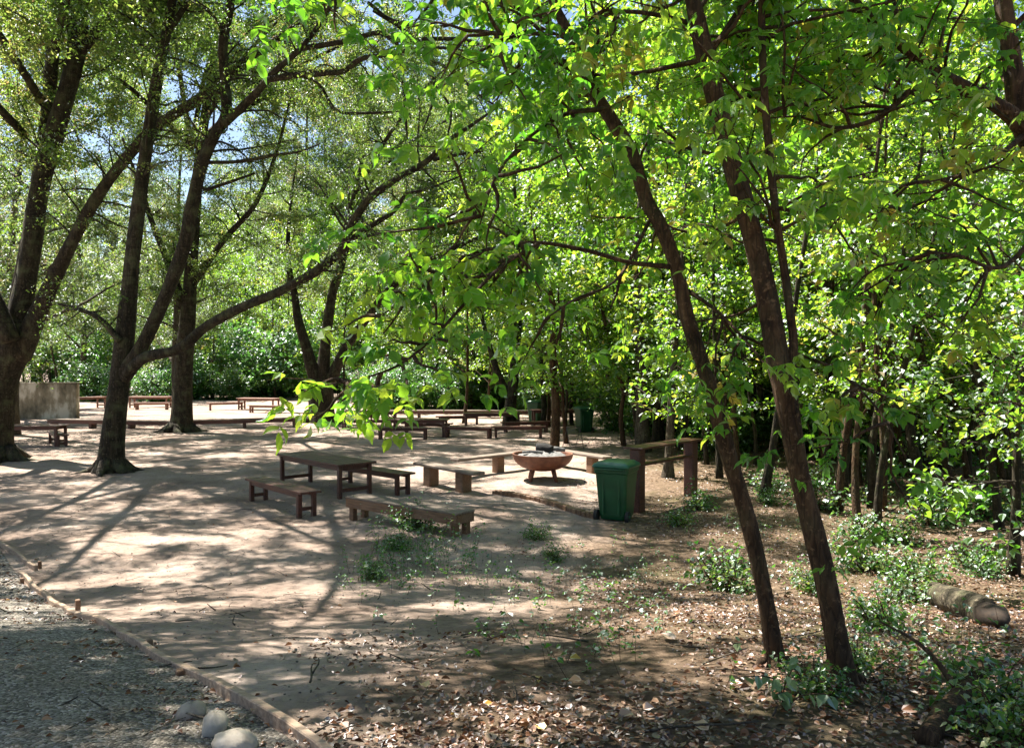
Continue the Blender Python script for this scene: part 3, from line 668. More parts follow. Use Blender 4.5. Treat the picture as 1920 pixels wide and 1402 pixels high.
# right hand pair in front
bA = G(1455, 1246)
bB = G(1580, 1284)
def hang(rows, d0, d1):
    n = len(rows); return np.array([[*at(x, y, d0 + (d1 - d0) * i / (n - 1)), w / 2 * (d0 + (d1 - d0) * i / (n - 1)) / F] for i, (x, y, w) in enumerate(rows)])
def spray_path(rows, d0, d1, nb, L=.7, t0=.25, up=-.06, along=.5, bias=(0, 0, -.1), **k):
    return dict(k, P=hang(rows, d0, d1), nb=nb, t0=t0, L=L, up=up, along=along, bias=bias)
keytree('tree', 'slim reddish brown tree leaning left, nearer the clearing of the front pair', bA, [
    P_(bA[1], [(1460, 1262, 64), (1453, 1230, 46), (1440, 1150, 37), (1420, 1050, 35), (1396, 950, 34), (1368, 860, 34), (1340, 760, 33), (1316, 680, 32), (1290, 600, 33), (1268, 500, 31), (1240, 425, 31), (1212, 375, 31), (1185, 290, 29), (1150, 230, 28), (1110, 165, 27), (1075, 80, 24), (1035, 0, 20), (990, -120, 14), (960, -240, 9), (930, -480, 4)], nb=16, t0=.72, L=1.1, bias=(-.3, .5, .1)),
    spray_path([(1255, 500, 10), (1180, 492, 9), (1100, 470, 8), (1010, 455, 7), (940, 462, 6), (870, 490, 5), (800, 530, 4), (740, 575, 3), (680, 610, 2)], 5.2, 3.9, 16, .3, .35, -.03, S=SHORT),
    spray_path([(1010, 456, 8), (940, 500, 7), (880, 560, 6.5), (820, 625, 5.5), (755, 680, 5), (685, 708, 4), (610, 722, 3)], 4.5, 3.6, 24, .26, .04, -.02, .6, (0, 0, 0), S=SHORT),
    spray_path([(1130, 205, 10), (1060, 215, 8), (990, 260, 6), (930, 330, 5), (900, 420, 3)], 5.2, 4.2, 13, .55, .2),
    spray_path([(1090, 140, 10), (1010, 100, 8), (960, 70, 6), (900, 60, 4)], 5.2, 3.9, 15, .45, .25),
    spray_path([(1060, 60, 9), (980, 20, 8), (880, -20, 6), (740, -40, 5), (600, -40, 4), (480, -20, 3)], 5.2, 3.6, 8, .28, .35),
    spray_path([(1290, 545, 9), (1340, 580, 7), (1390, 630, 6), (1440, 690, 4), (1500, 760, 2)], 5.3, 4.6, 7, .45, .3),
    spray_path([(1225, 400, 8), (1160, 520, 5), (1080, 560, 4), (1020, 600, 3)], 5.3, 4.3, 4, .4, .3),
    arch((-.05, 5.3, 7.0), (-2.6, 6.8, 8.6), .04, .5, nb=23, t0=.3, L=1.2),
    arch((-.05, 5.3, 7.0), (-1.2, 8.4, 9.4), .04, .5, nb=23, t0=.3, L=1.2),
    arch((-.05, 5.3, 6.9), (-3.2, 5.2, 8.2), .04, .5, nb=21, t0=.3, L=1.2),
    arch((-.05, 5.3, 7.0), (-1.6, 10.8, 9.8), .04, .5, nb=22, t0=.35, L=1.2),
    arch((-.05, 5.3, 7.0), (-.3, 11.3, 10.2), .04, .5, nb=22, t0=.35, L=1.2),
    arch((-.05, 5.3, 7.0), (.6, 8.8, 9.6), .04, .4, nb=22, t0=.3, L=1.2),
], M['bark_young'], M['maple_leaf'], 'leaflet', MAPLE, lump=.09, roots=4)
keytree('tree', 'taller thick reddish brown tree with a second thin stem, nearest the camera', bB, [
    P_(bB[1], [(1590, 1305, 80), (1582, 1270, 58), (1567, 1190, 48), (1548, 1090, 45), (1524, 990, 44), (1500, 890, 43), (1484, 800, 45), (1470, 722, 52), (1458, 670, 54), (1442, 580, 48), (1420, 480, 46), (1398, 395, 44), (1372, 300, 42), (1345, 200, 40), (1318, 90, 37), (1298, 0, 33), (1270, -130, 24), (1250, -280, 14), (1235, -520, 5)], nb=16, t0=.76, L=1.1, bias=(0, .6, .1)),
    P_(bB[1] - .03, [(1476, 715, 26), (1488, 650, 20), (1482, 590, 19), (1470, 500, 18), (1455, 400, 17), (1442, 280, 17), (1432, 150, 17), (1428, 30, 16), (1430, -60, 12), (1440, -200, 6)], nb=24, t0=.35, L=1.1, bias=(.3, .3, 0)),
    spray_path([(1310, 50, 12), (1230, 28, 9), (1150, 25, 7), (1080, 60, 6), (1000, 90, 4), (930, 180, 3)], 5.0, 4.2, 10, .5, .3),
    spray_path([(1375, 300, 9), (1300, 280, 7), (1220, 260, 5), (1150, 260, 3)], 5.3, 5.8, 7, .5, .4),
    spray_path([(1400, 400, 8), (1340, 430, 6), (1260, 430, 4), (1190, 420, 3)], 5.3, 5.9, 5, .45, .4),
    spray_path([(1440, 560, 7), (1380, 590, 5), (1320, 600, 4), (1280, 610, 2)], 5.3, 5.6, 3, .35, .5),
    spray_path([(1450, 390, 8), (1540, 400, 7), (1640, 380, 6), (1740, 420, 4), (1800, 470, 2)], 5.3, 5.8, 9, .55, .3),
    spray_path([(1350, 200, 10), (1450, 170, 8), (1560, 150, 6), (1640, 140, 4)], 5.3, 6.0, 15, .7, .3),
    spray_path([(1484, 660, 7), (1560, 690, 5), (1640, 760, 4), (1700, 860, 2)], 5.0, 4.1, 5, .4, .4),
    arch((1.0, 5.0, 7.0), (.4, 6.6, 8.8), .04, .5, nb=22, t0=.3, L=1.2),
    arch((1.0, 5.0, 7.0), (2.4, 7.8, 9.4), .04, .5, nb=24, t0=.3, L=1.2),
    arch((1.0, 5.0, 7.0), (-.6, 4.2, 8.2), .04, .5, nb=21, t0=.3, L=1.2),
    arch((1.0, 5.0, 7.0), (1.3, 9.8, 9.8), .04, .5, nb=20, t0=.3, L=1.2),
    arch((1.0, 5.0, 7.0), (3.0, 10.2, 9.8), .04, .5, nb=22, t0=.3, L=1.2),
    arch((1.0, 5.0, 7.0), (4.6, 8.0, 9.2), .04, .5, nb=20, t0=.3, L=1.2),
    arch((1.0, 5.0, 7.0), (3.2, 5.2, 8.4), .04, .5, nb=22, t0=.3, L=1.2),
], M['bark_young'], M['maple_leaf'], 'leaflet', MAPLE, lump=.09, roots=5)

# top right tree outside the frame, leaning limbs
bC = np.array([3.95, 5.2, float(ground_z(3.95, 5.2))])
keytree('tree', 'dark tree at the right edge with a long limb sloping up to the left', bC, [
    dict(P=np.vstack([[*bC, .12], [4.0, 5.15, 2.4, .105], [3.82, 5.3, 3.9, .095], wpath([(1922, 240, 50), (1900, 130, 40), (1884, 30, 36), (1872, -60, 30), (1860, -240, 16)], 5.4)]), nb=9, t0=.5, L=1.2),
    P_(5.4, [(1925, 250, 38), (1890, 212, 34), (1820, 170, 28), (1750, 130, 24), (1690, 85, 22), (1650, 50, 20), (1600, 0, 17), (1540, -80, 9)], drift=-.05, nb=16, t0=.2, L=1.0, bias=(0, .4, .2)),
    P_(5.4, [(1850, 190, 16), (1790, 175, 15), (1720, 165, 14), (1680, 195, 13), (1640, 225, 11), (1570, 240, 8), (1500, 220, 5), (1440, 222, 3)], drift=-.08, nb=14, t0=.2, L=.8),
    P_(5.4, [(1655, 55, 9), (1600, 65, 9), (1520, 72, 8), (1440, 70, 6), (1380, 62, 3)], drift=-.05, nb=13, t0=.2, L=.9),
    spray_path([(1925, 250, 12), (1860, 300, 8), (1790, 330, 5), (1720, 345, 3)], 5.4, 4.6, 8, .6, .3),
    spray_path([(1960, 420, 12), (1880, 500, 8), (1800, 480, 6), (1730, 470, 3)], 5.2, 4.6, 8, .6, .3),
], M['bark_young'], M['maple_leaf'], 'leaflet', MAPLE, lump=.06)

# slender trees in the middle distance, each with its own place
SLIM = dict(MAPLE, leaf=.14, n=10, twigs=4.0, tl=.6, tri=False, flat=.42, droop=.6, zf=.3, thick=.005)
def slim(label, rows, nb=20, L=1.3, t0=.35, bark='bark_young', S=SLIM, mat='wood_leaf', kind='broad', extra=()):
    b = G(rows[0][0], rows[0][1] - 4)
    keytree('tree', label, b, [P_(b[1], rows, nb=nb, t0=t0, L=L)] + [P_(b[1], e, nb=6, t0=.4, L=1.0) for e in extra], M[bark], M[mat], kind, S, lump=.05, sides=9)
slim('dark forked trunk behind the far bench at the centre', [(955, 806, 36), (957, 760, 26), (966, 680, 22), (972, 600, 16), (975, 500, 11), (965, 350, 7), (970, 200, 3)], 40, 2.2, .3, 'bark_old', FAR, 'wood_leaf', 'fine', [[(956, 750, 16), (930, 690, 14), (910, 620, 10), (890, 540, 5)]])
slim('thin reddish sapling growing right behind the fire bowl', [(1040, 842, 22), (1042, 760, 18), (1036, 660, 16), (1040, 590, 14), (1022, 520, 10), (1000, 430, 5), (990, 330, 3)], 20, 1.3, .45)
slim('thin wavy sapling left of the tall timber counter', [(1170, 840, 12), (1164, 780, 10), (1169, 730, 9), (1150, 680, 9), (1138, 620, 8), (1122, 540, 5), (1115, 430, 3)], 18, 1.3, .4)
slim('dark straight trunk behind the tall timber counter', [(1232, 834, 27), (1237, 750, 21), (1243, 600, 18), (1240, 500, 14), (1232, 300, 8), (1235, 120, 4)], 34, 1.9, .3, 'bark_old')
slim('grey trunk rising between the posts of the tall timber counter', [(1252, 899, 32), (1254, 860, 20), (1257, 800, 18), (1262, 700, 16), (1270, 600, 13), (1282, 450, 9), (1290, 250, 4)], 26, 1.5, .35, 'bark_grey')
slim('thin dark trunk just left of the far green bin', [(1018, 806, 13), (1020, 760, 12), (1016, 690, 9), (1010, 600, 5)], 16, 1.4, .4, 'bark_old')
slim('thin dark trunk just right of the far green bin', [(1072, 800, 10), (1070, 750, 9), (1075, 680, 8), (1070, 590, 4)], 14, 1.4, .4, 'bark_old')
slim('dark straight trunk close behind the gap between the front pair', [(1408, 834, 16), (1411, 760, 14), (1416, 640, 11), (1420, 480, 7), (1425, 300, 3)], 26, 1.6, .3, 'bark_old')
slim('leftmost dark trunk of the thicket right of the front pair', [(1550, 914, 15), (1552, 860, 13), (1557, 760, 12), (1552, 600, 10), (1560, 420, 6), (1565, 250, 3)], 24, 1.4, .35, 'bark_old')
slim('thin pole-like stem second from left in the thicket', [(1590, 910, 11), (1586, 840, 9), (1580, 740, 8), (1570, 560, 5)], 14, 1.1, .4, 'bark_old')
slim('thin stem leaning beside the thickest trunk of the thicket', [(1614, 914, 13), (1608, 860, 10), (1598, 760, 9), (1590, 600, 5)], 14, 1.1, .4)
slim('thickest black trunk in the thicket right of the front pair', [(1634, 918, 25), (1634, 860, 19), (1640, 740, 17), (1648, 560, 13), (1640, 380, 9), (1650, 180, 4)], 30, 1.6, .35, 'bark_old')
slim('brown forked stem to the right of the thickest black trunk', [(1692, 896, 20), (1690, 850, 15), (1678, 760, 12), (1670, 600, 9), (1680, 400, 4)], 20, 1.3, .4, 'bark_young', extra=[[(1691, 870, 11), (1708, 800, 10), (1722, 700, 7), (1730, 560, 3)]])
slim('thin brown trunk leaning left above the fallen log', [(1784, 926, 20), (1772, 860, 15), (1752, 760, 14), (1728, 660, 12), (1700, 540, 8), (1680, 380, 4)], 22, 1.3, .4)
slim('mossy trunk leaning left near the right edge', [(1857, 950, 25), (1848, 880, 18), (1834, 800, 16), (1826, 690, 13), (1810, 520, 8), (1815, 330, 4)], 22, 1.4, .4, 'bark_old')

# ------------------------------------------------------------------ repeated woodland trees
def woodland_tree(seed, h, r, S, kind, nlimb, leafmat, bark, first=.25, Ll=(1.5, 2.5), lean=.04):
    global R
    keep = R; R = np.random.default_rng(seed)
    wood = MB(); L = Leaves()
    T = path_from(np.zeros(3) - [0, 0, .1], [R.normal(0, lean), R.normal(0, lean), 1], h, r, 9, .03, .05, .15)
    Q = cat(T, 26); Q[:3, 3] *= (1.5, 1.25, 1.08)
    tube(wood, Q, 9, .07)
    for k in range(nlimb):
        t = first + (1 - first) * (k + R.random()) / nlimb; i = min(int(t * 25), 24)
        a = k * 2.4 + R.normal(0, .4); el = R.uniform(.25, .8)
        ln = R.uniform(*Ll) * (1.15 - .7 * max(0, t - .3))
        Lp = path_from(Q[i, :3], [math.cos(a), math.sin(a), el], ln, max(.012, Q[i, 3] * .45), 7, .02, .14, .25)
        tube(wood, Lp, 5, cap=False)
        for b in range(S['bpl']):
            u = R.uniform(.25, 1) * 5.99; j = int(u)
            tan = unit(Lp[j + 1, :3] - Lp[j, :3]); sd = R.normal(0, 1, 3) * [1, 1, .5]
            branch(wood, L, Lp[j, :3] + (Lp[j + 1, :3] - Lp[j, :3]) * (u - j), unit(tan * .5 + unit(sd)), ln * R.uniform(.3, .55), .012, S)
    R = keep
    return wood, L
PROTO = {}
def proto(key, name, label, cat_, group, wl, bark, leafmat, kind):
    root = thing(name, label, cat_, (0, 0, -50), 0, group)
    wl[0].build('trunk', M[bark], root); wl[1].build('crown', M[leafmat], kind, root)
    PROTO[key] = [root, False]
SHARED = {'leafy young tree between': 'young trees behind the sunlit ground', 'tall bare stemmed': 'bare stemmed trees of the right wood', 'tall green tree rising': 'tall trees above the right wood', 'tall bright green tree deep in': 'tall green trees deep in the wood', 'slender leafy tree far back': 'trees far back in the right wood', 'slender leafy young tree at the near': 'young trees at the near wood edge', 'slender leafy young tree amid': 'young trees amid the right wood',
          'tall tree closing': 'trees closing the back of the clearing', 'tall tree in the far belt': 'trees of the far belt', 'tall broad crowned tree left': 'broad crowned trees left of the clearing', 'dense green shrub along': 'shrubs along the back of the clearing', 'dense green shrub under': 'shrubs under the right wood',
          'dark green shrub behind': 'shrubs behind the concrete wall', 'dense green shrub far behind': 'shrubs behind the sunlit ground', 'leafy tree behind': 'trees behind the sunlit ground', 'low leafy bush on the floor': 'low bushes on the woodland floor'}
def put(key, x, y, rz=None, s=1.0, label=None, group=None, dz=0.0):
    group = next((g for k_, g in SHARED.items() if label and label.startswith(k_)), group or 'single bushes and weeds')
    root, used = PROTO[key]; loc = (x, y, float(ground_z(x, y)) + dz)
    rz = random.uniform(0, 6.28) if rz is None else rz
    if not used:
        PROTO[key][1] = True; root.location = loc; root.rotation_euler = (0, 0, rz); root.scale = (s,) * 3
        if label: root['label'] = label
        if group: root['group'] = group
        return root
    return dup(root, loc, rz, label, group, s)
WOODLAND = dict(SLIM, bpl=4, leaf=.12, n=15)
BIG = dict(FAR, bpl=13, n=24)
BIGF = dict(FINE, bpl=6, leaf=.13, n=18, twigs=4.2)
for i in range(4):
    proto('sap%d' % i, 'tree', 'slender leafy young tree in the dense wood', 'tree', 'young trees of the dense wood', woodland_tree(20 + i, 8.5 + i * .8, .07, WOODLAND, 'broad', 20, None, None, .18, (1.3, 2.3)), 'bark_young' if i % 2 else 'bark_old', 'wood_leaf', 'broad')
for i in range(3):
    proto('pole%d' % i, 'tree', 'tall bare stemmed slim tree', 'tree', 'bare stemmed trees of the right wood', woodland_tree(80 + i, 9.5 + i, .075 + .02 * i, dict(WOODLAND, bpl=3, n=10), 'broad', 9, None, None, .55, (1.0, 1.7), .07), 'bark_old' if i != 1 else 'bark_young', 'wood_leaf', 'broad')
for i in range(3):
    proto('big%d' % i, 'tree', 'tall broad crowned tree at the back of the clearing', 'tree', 'tall trees round the clearing', woodland_tree(40 + i, 16 + i * 1.5, .28, BIG, 'fine', 15, None, None, .16, (3.2, 5.5)), 'bark_grey', 'far_leaf', 'fine')
proto('fin0', 'tree', 'tall unseen tree added for shade just left of the picture', 'tree', 'unseen shade trees left of the picture', woodland_tree(47, 15, .25, dict(FINE, bpl=9, leaf=.13, n=26, twigs=4.5), 'fine', 15, None, None, .2, (3, 5)), 'bark_grey', 'fine_leaf', 'fine')
for i in range(2):
    proto('gre%d' % i, 'tree', 'tall bright green tree at the back of the wood', 'tree', 'tall green trees of the wood', woodland_tree(50 + i, 14 + i * 2, .2, dict(BIG, leaf=.21), 'fine', 15, None, None, .12, (2.8, 4.6)), 'bark_grey', 'wood_leaf', 'fine')

def shrub(seed, h, w, nst, leaf, n):
    global R
    keep = R; R = np.random.default_rng(seed)
    wood = MB(); L = Leaves(); S = dict(up=-.02, tup=.1, twigs=7.0, tl=.4, leaf=leaf, n=n, droop=.5, tdroop=-.05, tint=.5, tv=.2, flat=.6, thick=.004)
    for k in range(nst):
        a = R.uniform(0, 6.28); rr = w * .15
        P0 = np.array([math.cos(a) * rr * R.random(), math.sin(a) * rr * R.random(), -.03])
        Lp = path_from(P0, [math.cos(a) * w / h * R.uniform(.1, .9), math.sin(a) * w / h * R.uniform(.1, .9), 1], h * R.uniform(.5, 1), .014, 7, .0, .14, .3)
        tube(wood, Lp, 5, cap=False)
        for b in range(6):
            u = R.uniform(.1, 1) * 5.99; j = int(u)
            sd = unit(R.normal(0, 1, 3) * [1, 1, .5] + [0, 0, .2])
            branch(wood, L, Lp[j, :3], sd, h * .3 * R.uniform(.6, 1.2), .007, S)
    R = keep; return wood, L
def shrub_proto(key, seed, h, w, nst, leaf, n, mat, name, label, cat_, group):
    root = thing(name, label, cat_, (0, 0, -50), 0, group)
    wd, L = shrub(seed, h, w, nst, leaf, n)
    wd.build('stem', M['bark_young'], root); L.build('foliage', M[mat], 'broad', root)
    PROTO[key] = [root, False]
for i in range(3):
    shrub_proto('shr%d' % i, 60 + i, 2.6, 2.6, 20, .115, 11, 'shrub_leaf', 'shrub', 'dense green shrub of the understory at the wood edge', 'shrub', 'shrubs of the understory')
for i in range(3):
    shrub_proto('low%d' % i, 70 + i, .75, .9, 9, .085, 6, 'weed_leaf' if i != 1 else 'shrub_leaf', 'bush', 'low leafy bush on the woodland floor', 'bush', 'low bushes on the woodland floor')

rr_ = random.Random(3)
# right wood: jittered grid
pts = []
y = 8.5
while y < 62:
    step = 2.5 if y < 24 else (3.4 if y < 40 else 5)
    xl = (3.4 + (y - 8.5) * .13) if y < 28 else (2.0 if y < 38 else -2)
    x = xl
    while x < y * .72 + 3.5:
        pts.append((x + rr_.uniform(-.9, .9), y + rr_.uniform(-.9, .9))); x += step * rr_.uniform(.85, 1.3)
    y += step
for k, (x, y) in enumerate(pts):
    if y < 13 and x < 4.6: continue
    if y < 19 and 1 < x < 5.2: continue
    if y > 44 and k % 3 == 0: put('gre%d' % (k % 2), x, y, s=rr_.uniform(.8, 1.05), label='tall bright green tree deep in the wood on the right')
    elif y > 34: put('sap%d' % (k % 4), x, y, s=rr_.uniform(1.0, 1.3), label='slender leafy tree far back in the dense wood on the right')
    elif y < 16: put('sap%d' % (k % 4), x, y, s=rr_.uniform(.75, 1.0), label='slender leafy young tree at the near edge of the dense wood')
    else: put('sap%d' % (k % 4), x, y, s=rr_.uniform(.85, 1.15), label='slender leafy young tree amid the dense wood on the right')
for k, (x, y, s_) in enumerate(((4.5, 27, 1.1), (8.5, 30, 1.2), (12, 27, 1.15), (16, 33, 1.3), (7, 38, 1.5), (13, 40, 1.5), (20, 38, 1.5), (2.5, 44, 1.5))):
    put('gre%d' % (k % 2), x, y, s=s_, label='tall green tree rising above the young trees of the right wood')
for k in range(70):
    y = rr_.uniform(11, 44); x = rr_.uniform(3.2 + max(0, y - 12) * .12, y * .66 + .5)
    if y < 19 and x < 5: continue
    put('pole%d' % (k % 3), x, y, s=rr_.uniform(.75, 1.2), label='tall bare stemmed slim tree with a high crown in the right wood')
# back of the clearing, centre
for k in range(26):
    x = -22 + k * 1.0 + rr_.uniform(-1, 1); y = 54 + rr_.uniform(0, 16) if x > -7 else 92 + rr_.uniform(0, 14)
    key = ('big%d' % (k % 3)) if k % 3 else 'gre%d' % (k % 2)
    put(key, x * (1.0 if x > -7 else 1.6), y, s=rr_.uniform(1.0, 1.5) * (1.0 if x > -7 else 1.35), label='tall tree closing the back of the clearing')
for k in range(30):
    x = -62 + k * 3.4 + rr_.uniform(-1.5, 1.5); y = 100 + rr_.uniform(0, 24)
    put(('big%d' % (k % 3)) if k % 2 else 'gre%d' % (k % 2), x, y, s=rr_.uniform(1.2, 1.7), label='tall tree in the far belt behind the clearing')
# left side trees
for k, (x, y, s) in enumerate(((-21, 33, 1.0), (-27, 42, 1.1), (-17, 40, .8), (-33, 52, 1.1), (-30, 66, 1.0), (-38, 70, 1.1), (-24, 28, .8))):
    put('big%d' % (k % 3), x, y, s=s, label='tall broad crowned tree left of the clearing')
for k in range(30):
    y = rr_.uniform(64, 82); x = -y * rr_.uniform(.12, .72)
    put('sap%d' % (k % 4), x, y, s=rr_.uniform(.7, 1.7), label='leafy young tree between the shrubs behind the sunlit ground')
for k in range(26):
    y = rr_.uniform(64, 86); x = -y * rr_.uniform(.12, .72)
    put('shr%d' % (k % 3), x, y, s=rr_.choice((.9, 1.2, 1.5, 2.2, 3.2)), label='dense green shrub far behind the sunlit ground on the left')
for k in range(14):
    y = rr_.uniform(78, 96); x = -y * rr_.uniform(.2, .72)
    put(('gre%d' % (k % 2)) if k % 3 else 'big%d' % (k % 2), x, y, s=rr_.uniform(.8, 1.4), label='leafy tree behind the sunlit ground on the left')
# unseen tree added left of the frame for its canopy shade
for k, (x, y, s, key) in enumerate(((-13.5, 9.0, .85, 'fin0'),)):
    put(key, x, y, s=s, label='tall unseen tree added for shade just left of the picture')
# shrubs
for k in range(46):
    x = -24 + k * .9 + rr_.uniform(-.8, .8); y = 58 + rr_.uniform(-4, 8) if x > -8 else 76 + rr_.uniform(-5, 9)
    if x < -8 and k % 2: continue
    if -8 < x < 4: y = 50 + rr_.uniform(-3, 6)
    put('shr%d' % (k % 3), x * (1 if x > -8 else 1.5), y, s=rr_.uniform(1.0, 1.9), label='dense green shrub along the back of the clearing')
for k in range(64):
    y = rr_.uniform(22, 50); x = rr_.uniform(5, y * .7 + 2)
    put('shr%d' % (k % 3), x, y, s=rr_.uniform(.7, 1.3), label='dense green shrub under the trees of the right wood')
for k, (x, y, s) in enumerate(((-27, 60, 1.4), (-33, 62, 1.6), (-23, 64, 1.2))):
    put('shr%d' % (k % 3), x, y, s=s, label='dark green shrub behind the concrete wall')
for k in range(34):
    y = rr_.uniform(9.5, 26); x = rr_.uniform(2.6, y * .68 + 1)
    if sand_s(x, y) < 1.5 or (x < 4.8 and 10 < y < 17): continue
    put('low%d' % (k % 3), x, y, s=rr_.uniform(.5, 1.1), label='low leafy bush on the floor of the right wood')
for px, py, s, lab in ((1275, 985, .6, 'low leafy bush just right of the near green bin'), (1312, 955, .7, 'low leafy bush at the foot of the counter post'), (1750, 985, 1.0, 'bushy dark green shrub among the leaf litter at right'),
                       (775, 990, .72, 'spindly green weed bush growing in front of the low bench'), (745, 1030, .42, 'small green weed tuft left of the spindly bush'), (700, 1085, .4, 'small patch of green weeds at the edge of the dust'), (1005, 1010, .45, 'small bright weed tuft between low bench and bin'),
                       (1040, 1050, .4, 'small thin weed right of the bright weed tuft'), (1530, 1310, .4, 'green bush round the foot of the nearest tree'), (1605, 1255, .4, 'green sprigs right of the nearest tree foot'), (1850, 1330, .5, 'low green bush in the bottom right corner'), (1700, 1130, .6, 'green sprig in front of the fallen log'),
                       (1890, 1390, .5, 'leafy green bush cut by the bottom right edge'), (1650, 1180, .6, 'green sprig between nearest tree and fallen log')):
    p = G(px, py); put('low%d' % (int(px) % 3), p[0], p[1], s=s, label=lab)

# ------------------------------------------------------------------ furniture
def make_table(L=2.5, W=.9, H=.75, mat='stain', leg=.09):
    parts = {}
    top = MB(); n = 5; pw = W / n
    for i in range(n): box(top, [0, -W / 2 + pw * (i + .5), H - .022], [L + random.uniform(-.01, .01), pw - .008, .044])
    parts['tabletop'] = [top]
    ap = MB()
    for s in (-1, 1): box(ap, [0, s * (W / 2 - .12), H - .044 - .055], [L - .34, .035, .11])
    for s in (-1, 1): box(ap, [s * (L / 2 - .19), 0, H - .044 - .055], [.035, W - .276, .108])
    parts['apron'] = [ap]
    parts['leg'] = []
    for sx in (-1, 1):
        for sy in (-1, 1):
            m = MB(); box(m, [sx * (L / 2 - .13), sy * (W / 2 - .12), (H - .046) / 2 - .02], [leg, leg, H - .046 + .04]); parts['leg'].append(m)
    parts['stretcher'] = []
    for s in (-1, 1): st = MB(); box(st, [s * (L / 2 - .13), 0, .18], [.04, W - .24 - leg - .002, .08]); parts['stretcher'].append(st)
    return parts, mat
def make_bench(L=2.2, W=.4, H=.46, mat='stain', leg=.09):
    parts = {}
    top = MB(); pw = W / 2
    for i in range(2): box(top, [0, -W / 2 + pw * (i + .5), H - .022], [L, pw - .006, .044])
    parts['seat'] = [top]
    ap = MB()
    for s in (-1, 1): box(ap, [0, s * (W / 2 - .06), H - .044 - .045], [L - .3, .03, .09])
    parts['apron'] = [ap]; parts['leg'] = []
    for sx in (-1, 1):
        for sy in (-1, 1):
            m = MB(); box(m, [sx * (L / 2 - .2), sy * (W / 2 - .075), (H - .046) / 2 - .02], [leg, leg, H - .046 + .04]); parts['leg'].append(m)
    parts['stretcher'] = []
    for s in (-1, 1): st = MB(); box(st, [s * (L / 2 - .2), 0, .14], [.035, W - .15 - leg - .002, .07]); parts['stretcher'].append(st)
    return parts, mat
def build(name, label, cat_, pm, loc, rz, group=None):
    parts, mat = pm; t = thing(name, label, cat_, loc, rz, group)
    for k, ms in parts.items():
        for m in ms: m.build(k, M[mat], t, smooth=False)
    return t
def gl(x, y): return (x, y, float(ground_z(x, y)))
GT, GB = 'picnic tables in the clearing', 'picnic benches in the clearing'
tab = build('picnic_table', 'dark red brown picnic table in the middle of the dusty clearing', 'table', make_table(2.95, 1.0, .77), gl(-4.42, 18.5), -.82, GT)
ben = build('bench', 'dark plank bench on the near left side of the middle picnic table', 'bench', make_bench(2.6, .46, .5), gl(-4.78, 16.3), -.84, GB)
dup(ben, gl(-3.32, 18.75), -.74, 'dark plank bench on the far right side of the middle picnic table')
# distant sets
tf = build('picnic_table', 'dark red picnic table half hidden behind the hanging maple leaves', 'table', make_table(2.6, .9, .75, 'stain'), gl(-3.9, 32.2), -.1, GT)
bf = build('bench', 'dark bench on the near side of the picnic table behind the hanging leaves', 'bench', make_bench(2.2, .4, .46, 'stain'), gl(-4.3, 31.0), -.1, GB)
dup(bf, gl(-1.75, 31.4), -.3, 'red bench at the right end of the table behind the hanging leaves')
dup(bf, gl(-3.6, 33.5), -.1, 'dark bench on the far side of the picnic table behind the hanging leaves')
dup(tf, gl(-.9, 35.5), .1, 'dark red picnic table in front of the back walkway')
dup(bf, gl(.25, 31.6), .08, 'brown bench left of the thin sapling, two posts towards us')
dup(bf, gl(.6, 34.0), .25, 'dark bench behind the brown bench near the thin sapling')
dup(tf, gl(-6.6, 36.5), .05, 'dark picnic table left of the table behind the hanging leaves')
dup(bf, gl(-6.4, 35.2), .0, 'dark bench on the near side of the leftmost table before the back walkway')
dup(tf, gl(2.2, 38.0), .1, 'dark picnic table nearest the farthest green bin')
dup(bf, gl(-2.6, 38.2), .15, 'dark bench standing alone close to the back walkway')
# left edge set
p = G(52, 838); dup(tf, (p[0] - .25, p[1] + .4, p[2]), .05, 'dark picnic table right beside the massive forked tree')
p = G(105, 836); dup(bf, (p[0] - .1, p[1] + .3, p[2]), -.9, 'dark bench between the massive forked tree and the curving limbed tree')
# sunlit far sets
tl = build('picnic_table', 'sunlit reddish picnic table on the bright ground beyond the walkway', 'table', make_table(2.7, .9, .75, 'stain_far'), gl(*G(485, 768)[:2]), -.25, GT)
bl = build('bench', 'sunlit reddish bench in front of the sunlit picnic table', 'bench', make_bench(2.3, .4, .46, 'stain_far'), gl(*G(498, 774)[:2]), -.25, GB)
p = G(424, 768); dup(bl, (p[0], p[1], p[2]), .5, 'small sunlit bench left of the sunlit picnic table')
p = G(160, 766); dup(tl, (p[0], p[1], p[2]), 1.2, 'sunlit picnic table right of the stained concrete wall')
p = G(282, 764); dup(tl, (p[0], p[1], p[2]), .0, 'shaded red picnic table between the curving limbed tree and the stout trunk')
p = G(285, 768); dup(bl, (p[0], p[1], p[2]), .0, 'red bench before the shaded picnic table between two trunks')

# low front bench (box beam)
def low_bench():
    t = thing('low_bench', 'low pale brown beam bench with a deep front board and weeds before it', 'bench', gl(-1.93, 14.45), -.655, None)
    L, W, H = 2.85, .5, .42
    s = MB(); n = 3
    for i in range(n): box(s, [0, -W / 2 + W / n * (i + .5), H - .02], [L, W / n - .006, .04])
    s.build('seat', M['grey_wood'], t, False)
    a = MB()
    for q in (-1, 1): box(a, [0, q * (W / 2 - .025), H - .04 - .085], [L - .02, .04, .17])
    for q in (-1, 1): box(a, [q * (L / 2 - .035), 0, H - .04 - .085], [.04, W - .1, .168])
    a.build('apron', M['stain_brown'], t, False)
    for sx in (-1, 1):
        for sy in (-1, 1):
            m = MB(); box(m, [sx * (L / 2 - .12), sy * (W / 2 - .105), (H - .042) / 2 - .03], [.115, .115, H - .042 + .06]); m.build('leg', M['stain_brown'], t, False)
low_bench()

